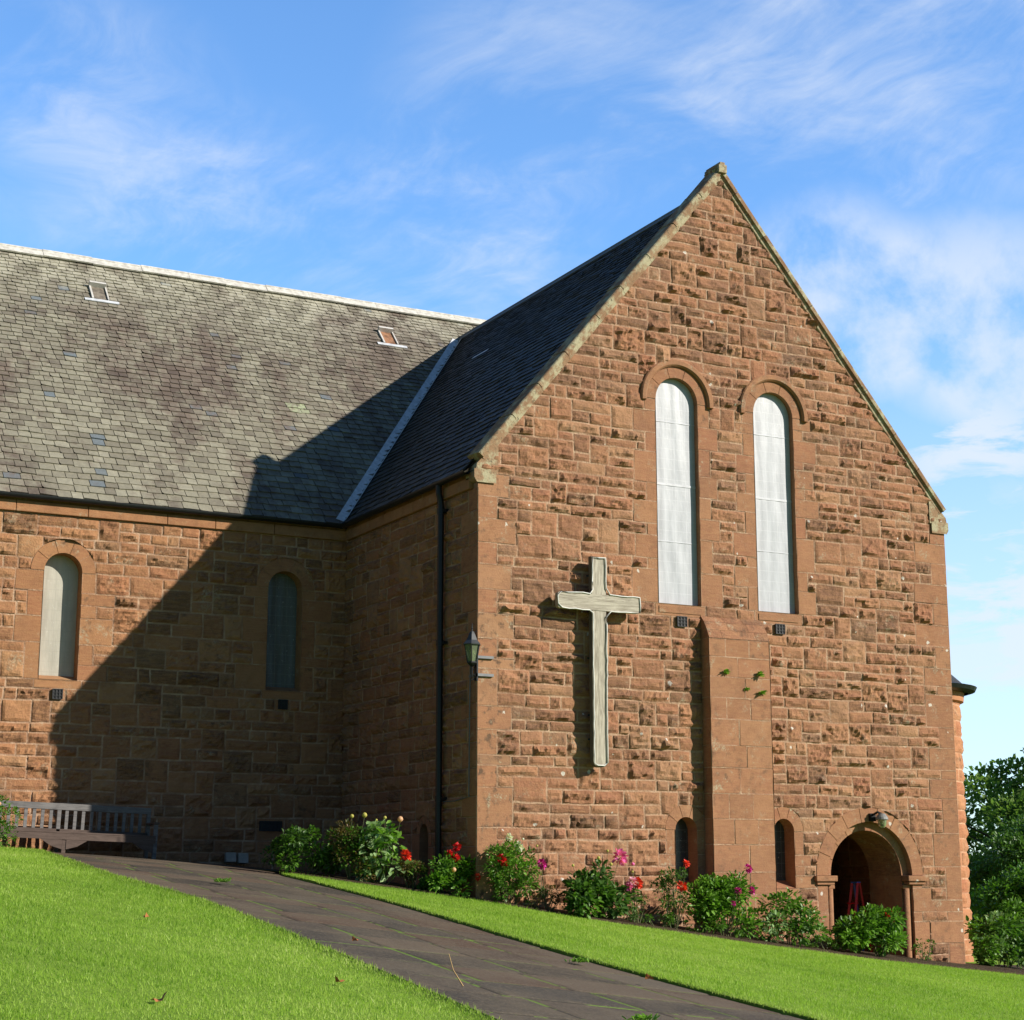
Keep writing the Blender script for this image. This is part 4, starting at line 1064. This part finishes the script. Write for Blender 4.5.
t = shrub('dahlia', 'largest bright green dahlia before the buttress, with small magenta blooms', 'dahlia', 4.05, -1.0, 1.40, .92, .7, M_lf_bright, .095, 1500, 26, mat2=M_lf_mid, frac2=.35, group=G); bloom_on(t, [(.42, -.1, 1.08, .055, M_p_mag), (.02, -.35, .72, .05, M_p_mag), (.30, -.35, .72, .05, M_p_mag), (-.1, -.4, .52, .035, M_p_mag)])
t = shrub('leafy_shrub', 'green shrub under the right small window, greyer to its right', 'shrub', 5.30, -1.0, 1.0, .80, .6, M_lf_mid, .10, 700, 18, mat2=M_lf_pale, frac2=.15, group=G)
t = shrub('leafy_shrub', 'wide low shrub growing across the foot of the arched doorway', 'shrub', 7.22, -.92, 1.55, .80, .7, M_lf_mid, .11, 1200, 24, mat2=M_lf_bright, frac2=.4, group=G); bloom_on(t, [(.1, -.2, .70, .04, M_p_scar), (.45, .1, .72, .035, M_p_red)])
t = shrub('leafy_shrub', 'leafy shrub beyond the right corner of the gable, under the dark hedge', 'shrub', 11.3, .5, 1.6, .95, .8, M_lf_mid, .12, 900, 22, mat2=M_lf_pale, frac2=.25, group=G)
t = shrub('ground_plant', 'sparse low weed between the doorway shrub and the right corner', 'weed', 8.75, -.35, .5, .35, .3, M_lf_mid, .06, 70, 6, group=G)
for i, (x_, lab) in enumerate(((2.75, 'low sparse greenery under the scarlet rose'), (6.15, 'low weeds by the wall between two green shrubs'))):
    shrub('ground_plant', lab, 'weed', x_, -1.0, .8, .22, .35, M_lf_mid, .05, 160, 9, group=G)

# ------------------------------------------------------------------ trees and hedge
def tree(name, label, cat, x, y, z0, hgt, cw, mat, leaf, n, clumps, trunk_r=.3, low=.25, shape=1.0, rad=.2):
    t = thing(name, label, cat, (x, y, z0)); cs = []; rs = []
    mb = MB(); mb.tube([(0, 0, -1), (.1, 0, hgt * .25), (-.1, .1, hgt * .55), (0, 0, hgt * .85)], [trunk_r, trunk_r * .8, trunk_r * .5, .05], 9)
    for k in range(clumps):
        hh = rnd.uniform(low, 1); env = math.sin(math.pi * min(1, max(.12, (hh - low + .12) / (1.12 - low))) ** shape) ** .6
        a = rnd.uniform(0, 2 * math.pi); q = math.sqrt(rnd.uniform(.1, 1)) * cw * .5 * env
        c = (math.cos(a) * q, math.sin(a) * q, hgt * hh * .95); cs.append(c); rs.append(rnd.uniform(.6, 1.2) * cw * rad)
        mb.tube([(0, 0, max(hgt * .18, c[2] * .55)), (c[0] * .5, c[1] * .5, c[2] * .8), c], [trunk_r * .28, trunk_r * .16, .02], 5)
    mb.build('trunk', M_bark, t)
    cs, rs = np.array(cs), np.array(rs); k = nrs.randint(0, clumps, n); d = nrs.normal(0, 1, (n, 3)); d /= np.linalg.norm(d, axis=1, keepdims=True)
    C = cs[k] + d * (nrs.uniform(.15, 1, (n, 1)) ** .5) * rs[k][:, None] * np.array([1, 1, .7])
    tone = np.clip(nrs.beta(2, 2, n) * .7 + nrs.uniform(-.1, .3, clumps)[k], 0, 1)
    leaf_mesh('crown', C, d + nrs.normal(0, .5, (n, 3)) + np.array([0, 0, .2]), leaf, mat, t, .6, tone=tone)
    return t
tree('broadleaf_tree', 'tall light green broadleaf tree against the sky beyond the hedge', 'tree', 38.6, 26, -4.0, 8.9, 11, M_lf_tree, .22, 34000, 75, .4, .22, rad=.10)
tree('broadleaf_tree', 'lower dark tree standing between the hedge and the tall broadleaf tree', 'tree', 31.5, 20, -4.0, 4.9, 7, M_lf_dark, .26, 8000, 34, .3, .1, rad=.14)
tree('evergreen_shrub', 'dense dark evergreen hedge tree right behind the turret', 'hedge', 19.6, 8.0, -2.8, 3.9, 4.4, M_lf_dark, .11, 26000, 60, .12, .02, .8, rad=.13)
tree('evergreen_shrub', 'lower glossy evergreen shrub before the dense dark hedge tree', 'hedge', 16.4, 5.0, -2.8, 2.5, 2.8, M_lf_mid, .10, 12000, 40, .08, .02, .8, rad=.15)

# ------------------------------------------------------------------ cross
def make_wood(name, c0, c1, sc_=(14, 14, 1.2)):
    m, T, b, out = material(name); P = T.new('ShaderNodeTexCoord').outputs['Object']
    n = T.noise(T.mapping(P, scale=sc_), 2.2, 7, .65, .8); c = T.mix(T.step(n, .3, .7), c0, c1)
    c = T.mix(T.math('MULTIPLY', T.step(T.noise(P, 3.5, 5), .58, .75), .4), c, tuple(x * .45 for x in c0))
    finish(T, b, c, .75, n, .35, .01, .3); return m
M_wood = make_wood('weathered_pale_wood', (.23, .20, .155), (.50, .46, .37))
M_woodh = make_wood('weathered_pale_wood_arm', (.23, .20, .155), (.50, .46, .37), (1.2, 14, 14))
M_wood_side = make_wood('cross_side_wood', (.09, .08, .06), (.14, .125, .10))
cr = thing('cross', 'large pale weathered wooden cross edged with rope light, mounted on the gable wall', 'cross', (2.165, -.2, 1.37))
def rounded(w0, w1, z0, z1, r_, bot=True, top=True, n=6):
    P = []
    for (cx_, cz_, a0, rr) in ((w1, z0, -90, r_ if bot else 0), (w1, z1, 0, r_ if top else 0), (w0, z1, 90, r_ if top else 0), (w0, z0, 180, r_ if bot else 0)):
        sx_ = -1 if cx_ == w1 else 1; sz_ = 1 if cz_ == z0 else -1
        if rr == 0: P.append((cx_, cz_)); continue
        c_ = (cx_ + sx_ * rr, cz_ + sz_ * rr)
        for k in range(n + 1): a = R(a0 + 90 * k / n); P.append((c_[0] + rr * math.cos(a), c_[1] + rr * math.sin(a)))
    return P
def plank(P, y0, y1):
    mb = MB(); A = [(x, y0, z) for x, z in P]; B = [(x, y1, z) for x, z in P]; mb.quad(A); mb.quad(B)
    mb.grid([A, B], (.5,) * 3, closed=True); return mb
plank(rounded(-.135, .135, 0, 3.51, .09, True, False), -.045, .045).build('shaft', M_wood, cr)
plank(rounded(-.80, .80, 2.60, 2.875, .05), -.055, .04).build('crossbeam', M_woodh, cr)
plank(rounded(-.145, .145, -.01, 3.52, .10, True, False), -.035, .052).build('backing_board', M_wood_side, cr)
mb = MB()
def run(P, wob=.008):
    q = [];
    for (x, z), (x2, z2) in zip(P, P[1:]):
        n = max(1, int(math.dist((x, z), (x2, z2)) / .12))
        for k in range(n): f = k / n; q.append((x + (x2 - x) * f + rnd.uniform(-wob, wob), -.065, z + (z2 - z) * f + rnd.uniform(-wob, wob)))
    q.append((P[-1][0], -.065, P[-1][1])); mb.tube(q, .011, 6)
run([(.13, .06), (.06, .01), (-.06, .01), (-.13, .06), (-.13, 2.55), (-.20, 2.60), (-.72, 2.60), (-.80, 2.66), (-.80, 2.80), (-.74, 2.875), (-.18, 2.88), (-.13, 2.95), (-.13, 3.50), (.13, 3.50), (.13, 2.98), (.20, 2.88), (.80, 2.87), (.80, 2.61), (.22, 2.60), (.135, 2.5), (.13, .06)])
mb.build('rope_light', M_rope, cr, smooth=True)
for z in (.45, .85, 1.8, 2.74, 3.2):
    mb = MB(); mb.box((-.02, .052, z - .02), (.02, .185, z + .02)); mb.box((-.17, .06, z - .015), (.0, .08, z + .015)); mb.build('bracket', M_vent, cr)

# ------------------------------------------------------------------ lanterns
ln_ = thing('wall_lantern', 'black carriage lantern on a scrolled bracket at the transept corner', 'lantern', (-.10, -.0, 2.78))
mb = MB(); mb.lathe([(.155, .50), (.16, .515), (.10, .58), (.055, .68), (.035, .72), (.02, .73)], (0, 0, 0), 6); mb.tube([(0, 0, .72), (0, 0, .86)], [.012, .004], 6); mb.lathe([(.002, .76), (.02, .78), (.002, .80)], (0, 0, 0), 8)
mb.build('cap', simple('lantern_cap', (.05, .055, .06), .4), ln_)
mb = MB()
for k in range(6): a = k * math.pi / 3; mb.tube([(.085 * math.cos(a), .085 * math.sin(a), .22), (.135 * math.cos(a), .135 * math.sin(a), .50)], .008, 5)
mb.lathe([(.02, .15), (.06, .18), (.09, .21), (.09, .23), (.02, .23)], (0, 0, 0), 6); mb.tube([(0, 0, .02), (0, 0, .18)], .014, 8)
mb.build('frame', M_black, ln_)
mg, T, b, out = material('lantern_glass'); b.inputs['Transmission Weight'].default_value = .6; finish(T, b, (.30, .36, .22), .2, None)
mb = MB(); mb.lathe([(.078, .23), (.128, .50)], (0, 0, 0), 6); mb.build('glass', mg, ln_)
mb = MB(); mb.lathe([(.015, .24), (.035, .30), (.045, .36), (.03, .42), (.002, .44)], (0, 0, 0), 10); mb.build('bulb', simple('bulb', (.55, .6, .35), .3), ln_)
mb = MB(); pts = [(0, 0, .03)] + [(.0 + .05 * math.sin(a), .0, .03 - .05 + .05 * math.cos(a)) for a in [k * .5 for k in range(1, 8)]]
mb.tube([(0, 0, .15), (.02, 0, .10), (.06, 0, .16), (.09, 0, .20)], .010, 6); mb.tube([(0, 0, .05), (.01, 0, -.05), (.05, 0, -.06), (.09, 0, -.02)], .010, 6)
mb.tube(pts, .008, 6); mb.box((.07, -.04, -.08), (.095, .06, .34)); mb.build('bracket', M_black, ln_)
for z in (.02, .31):
    mb = MB(); mb.box((.065, -.05, z - .022), (.375, -.015, z + .022)); mb.box((.065, -.05, z - .022), (.085, .25, z + .022)); mb.build('strap', M_steel, ln_)
dl = thing('door_lamp', 'small wall lamp with glass bowl over the arched doorway', 'lamp', (8.0, -.03, .60))
mb = MB(); mb.box((-.10, -.04, -.04), (.02, .02, .10)); mb.tube([(-.04, -.02, .07), (-.02, -.14, .12), (.05, -.18, .08)], .022, 8); mb.build('arm', M_black, dl)
mb = MB(); mb.lathe([(.01, .10), (.06, .09), (.105, .03), (.115, -.01), (.10, -.02)], (.05, -.17, 0), 16); mb.build('shade', simple('lamp_shade_grey', (.22, .22, .21), .35), dl)
mb = MB(); mb.lathe([(.085, -.02), (.075, -.11), (.045, -.16), (.002, -.17)], (.05, -.17, 0), 14); mb.build('glass_bowl', mg, dl, smooth=True)

# ------------------------------------------------------------------ bench
A = Vector((-5.46, 4.63, 0)); B = Vector((-3.89, 4.63, 0)); dv = (B - A); half = dv.length; ang = math.atan2(dv.y, dv.x)
zA, zB = .0, -.055
bench = thing('park_bench', 'long weathered grey wooden bench with slatted back against the nave wall', 'bench', (A.x, A.y, -.085), (0, math.atan2(zA - zB, half), ang))
M_bw = make_wood('bench_grey_wood', (.11, .105, .105), (.20, .19, .185), (1.5, 12, 12)); M_bw2 = make_wood('bench_brown_wood', (.075, .052, .042), (.12, .085, .07), (1.5, 12, 12))
SL = half
for x in (-SL, 0, SL):
    mb = MB(); mb.box((x - .035, .46, 0), (x + .035, .53, .88), M=Matrix.Translation((0, 0, 0))); mb.build('leg', M_bw, bench, bevel=.006)
    mb = MB(); mb.box((x - .035, -.03, 0), (x + .035, .04, .60 if x else .38)); mb.build('leg', M_bw2 if not x else M_bw, bench, bevel=.006)
    if x:
        mb = MB(); mb.box((x - .05, -.06, .602), (x + .05, .46, .64)); mb.build('armrest', M_bw2, bench, bevel=.01)
    mb = MB(); mb.box((x - .03, .04, .30), (x + .03, .46, .37)); mb.build('seat_rail', M_bw2, bench)
mb = MB(); mb.box((-SL - .035, .455, .79), (SL + .035, .50, .90)); mb.build('top_rail', M_bw, bench, bevel=.006)
mb = MB(); mb.box((-SL, .46, .40), (SL, .50, .47)); mb.build('lower_rail', M_bw2, bench, bevel=.005)
for s_ in (-1, 1):
    for k in range(10):
        x = s_ * (.135 + k * (SL - .2) / 9.6); mb = MB(); mb.box((x - .028, .468, .47), (x + .028, .49, .79)); mb.build('back_slat', M_bw, bench)
for k in range(5): mb = MB(); y = -.04 + k * .10; mb.box((-SL, y, .385), (SL, y + .082, .412)); mb.build('seat_slat', M_bw2, bench, bevel=.004)
mb = MB(); mb.box((-SL, -.045, .28), (SL, -.015, .383)); mb.build('front_rail', M_bw2, bench)
for x, s_ in ((0, 1), (0, -1), (SL, -1), (-SL, 1)):
    mb = MB(); P = [(x + s_ * .035, .28), (x + s_ * .40, .28), (x + s_ * .22, .17), (x + s_ * .035, .12)]
    mb.grid([[(a, -.04, z) for a, z in P], [(a, -.015, z) for a, z in P]], (.5,) * 3, closed=True); i = len(mb.v) - 8; mb.f += [(i, i + 1, i + 2, i + 3), (i + 4, i + 5, i + 6, i + 7)]; mb.build('brace', M_bw2, bench)

# ------------------------------------------------------------------ stepladder
lad = thing('stepladder', 'red and blue folding stepladder standing inside the arched doorway', 'stepladder', (8.30, .95, -1.95))
def beam(a, b_, r_, mat, name): m_ = MB(); m_.tube([a, b_], r_, 4); m_.build(name, mat, lad)
for yy in (-.12, .12): beam((-.24, yy, 0), (0, yy * .7, 1.42), .030, M_red, 'front_rail'); beam((.26, yy, 0), (.04, yy * .7, 1.42), .024, M_blue if yy > 0 else M_red, 'rear_rail')
for k in range(4): f = (k + .7) / 5; m_ = MB(); m_.box((-.28 * (1 - f) - .04, -.11, 1.42 * f - .012), (-.28 * (1 - f) + .05, .11, 1.42 * f + .012)); m_.build('tread', M_red, lad)
m_ = MB(); m_.box((-.03, -.09, 1.41), (.06, .09, 1.44)); m_.build('top_cap', M_blue, lad)

# ------------------------------------------------------------------ small things
for x_, lab, hh in ((-2.21, 'left of two pale stone blocks at the foot of the shaded nave wall', .17), (-1.98, 'right of two pale stone blocks at the foot of the shaded nave wall', .18)):
    mb = MB(); mb.box((-.095, -.06, 0), (.095, .06, hh)); o = mb.build('stone_block', M_concrete, bevel=.012); o.location = (x_, D - .15, Fz(x_, D - .15) + .02); o.rotation_euler = (R(-6), 0, R(rnd.uniform(-4, 4))); prop(o, lab, 'block', 'pale blocks by the wall')
def fallen(x, y, sz, lab, dz=LT):
    mb = MB(); pts = []
    for k in range(9):
        a = 2 * math.pi * k / 9; q = sz * (1 if k % 2 else .62); pts.append((math.cos(a) * q, math.sin(a) * q * .7, .015 + .02 * math.sin(a * 2)))
    for k in range(9): mb.quad([(0, 0, .0), pts[k], pts[(k + 1) % 9]])
    o = mb.build('fallen_leaf', M_deadleaf); o.location = (x, y, Fz(x, y) + dz + .035); o.rotation_euler = (R(25), R(-15), rnd.uniform(0, 6)); prop(o, lab, 'leaf', 'fallen leaves on the lawn and path')
fallen(-9.31, -13.85, .08, 'orange fallen leaf on the left lawn near the bottom edge'); fallen(-7.4, -12.3, .05, 'small brown fallen leaf on the left lawn beside the path'); fallen(-8.0, -9.0, .04, 'tiny brown leaf higher up the left lawn')
fallen(-3.0, -9.9, .07, 'brown fallen leaf at the dark edge between path and right lawn', .02); fallen(-6.0, -9.3, .045, 'yellow fallen leaf on the path beside the left lawn', 0)
mb = MB(); stalk(mb, (0, 0, 0), (-.08, .12, .27), .007, .003, .02); o = mb.build('dry_stalk', simple('dry_straw', (.42, .28, .12), .8)); o.location = (-5.95, -11.6, Fz(-5.95, -11.6)); prop(o, 'thin dry brown stalk standing up from the path', 'stalk')
for i, (x, y, lab) in enumerate(((-4.75, -12.6, 'green weed tuft in a path joint near the bottom edge'), (-5.3, -3.2, 'small weed tuft in the upper part of the path'), (-3.05, -8.6, 'weed tuft at the right edge of the path'))):
    t = thing('weed_tuft', lab, 'weed', (x, y, Fz(x, y)), group='weeds growing in the path joints'); n = 60; th = nrs.uniform(0, 6.28, n); C = np.stack([nrs.normal(0, .05, n), nrs.normal(0, .05, n), np.zeros(n)], -1)
    leaf_mesh('foliage', C, np.stack([np.cos(th), np.sin(th), nrs.uniform(.4, 1.4, n)], -1), .07, M_lf_bright, t, .2)
for i, (x, z, sgn) in enumerate(((4.68, 3.05, 1), (5.38, 3.05, 1), (5.12, 2.78, 1), (5.42, 2.72, 1))):
    t = thing('wall_weed', ('small green weed growing from a joint of the buttress, ' + ('upper left', 'upper right', 'lower left', 'lower right')[i]), 'weed', (x, -P_ - .012, z), group='weeds on the buttress'); n = 26; th = nrs.uniform(0, 6.28, n)
    leaf_mesh('foliage', np.zeros((n, 3)) + nrs.normal(0, .012, (n, 3)), np.stack([np.cos(th), -abs(np.sin(th)) - .2, nrs.uniform(-.2, 1, n)], -1), .09 if i != 2 else .06, M_lf_bright, t, .35)

sc.render.engine = 'CYCLES'
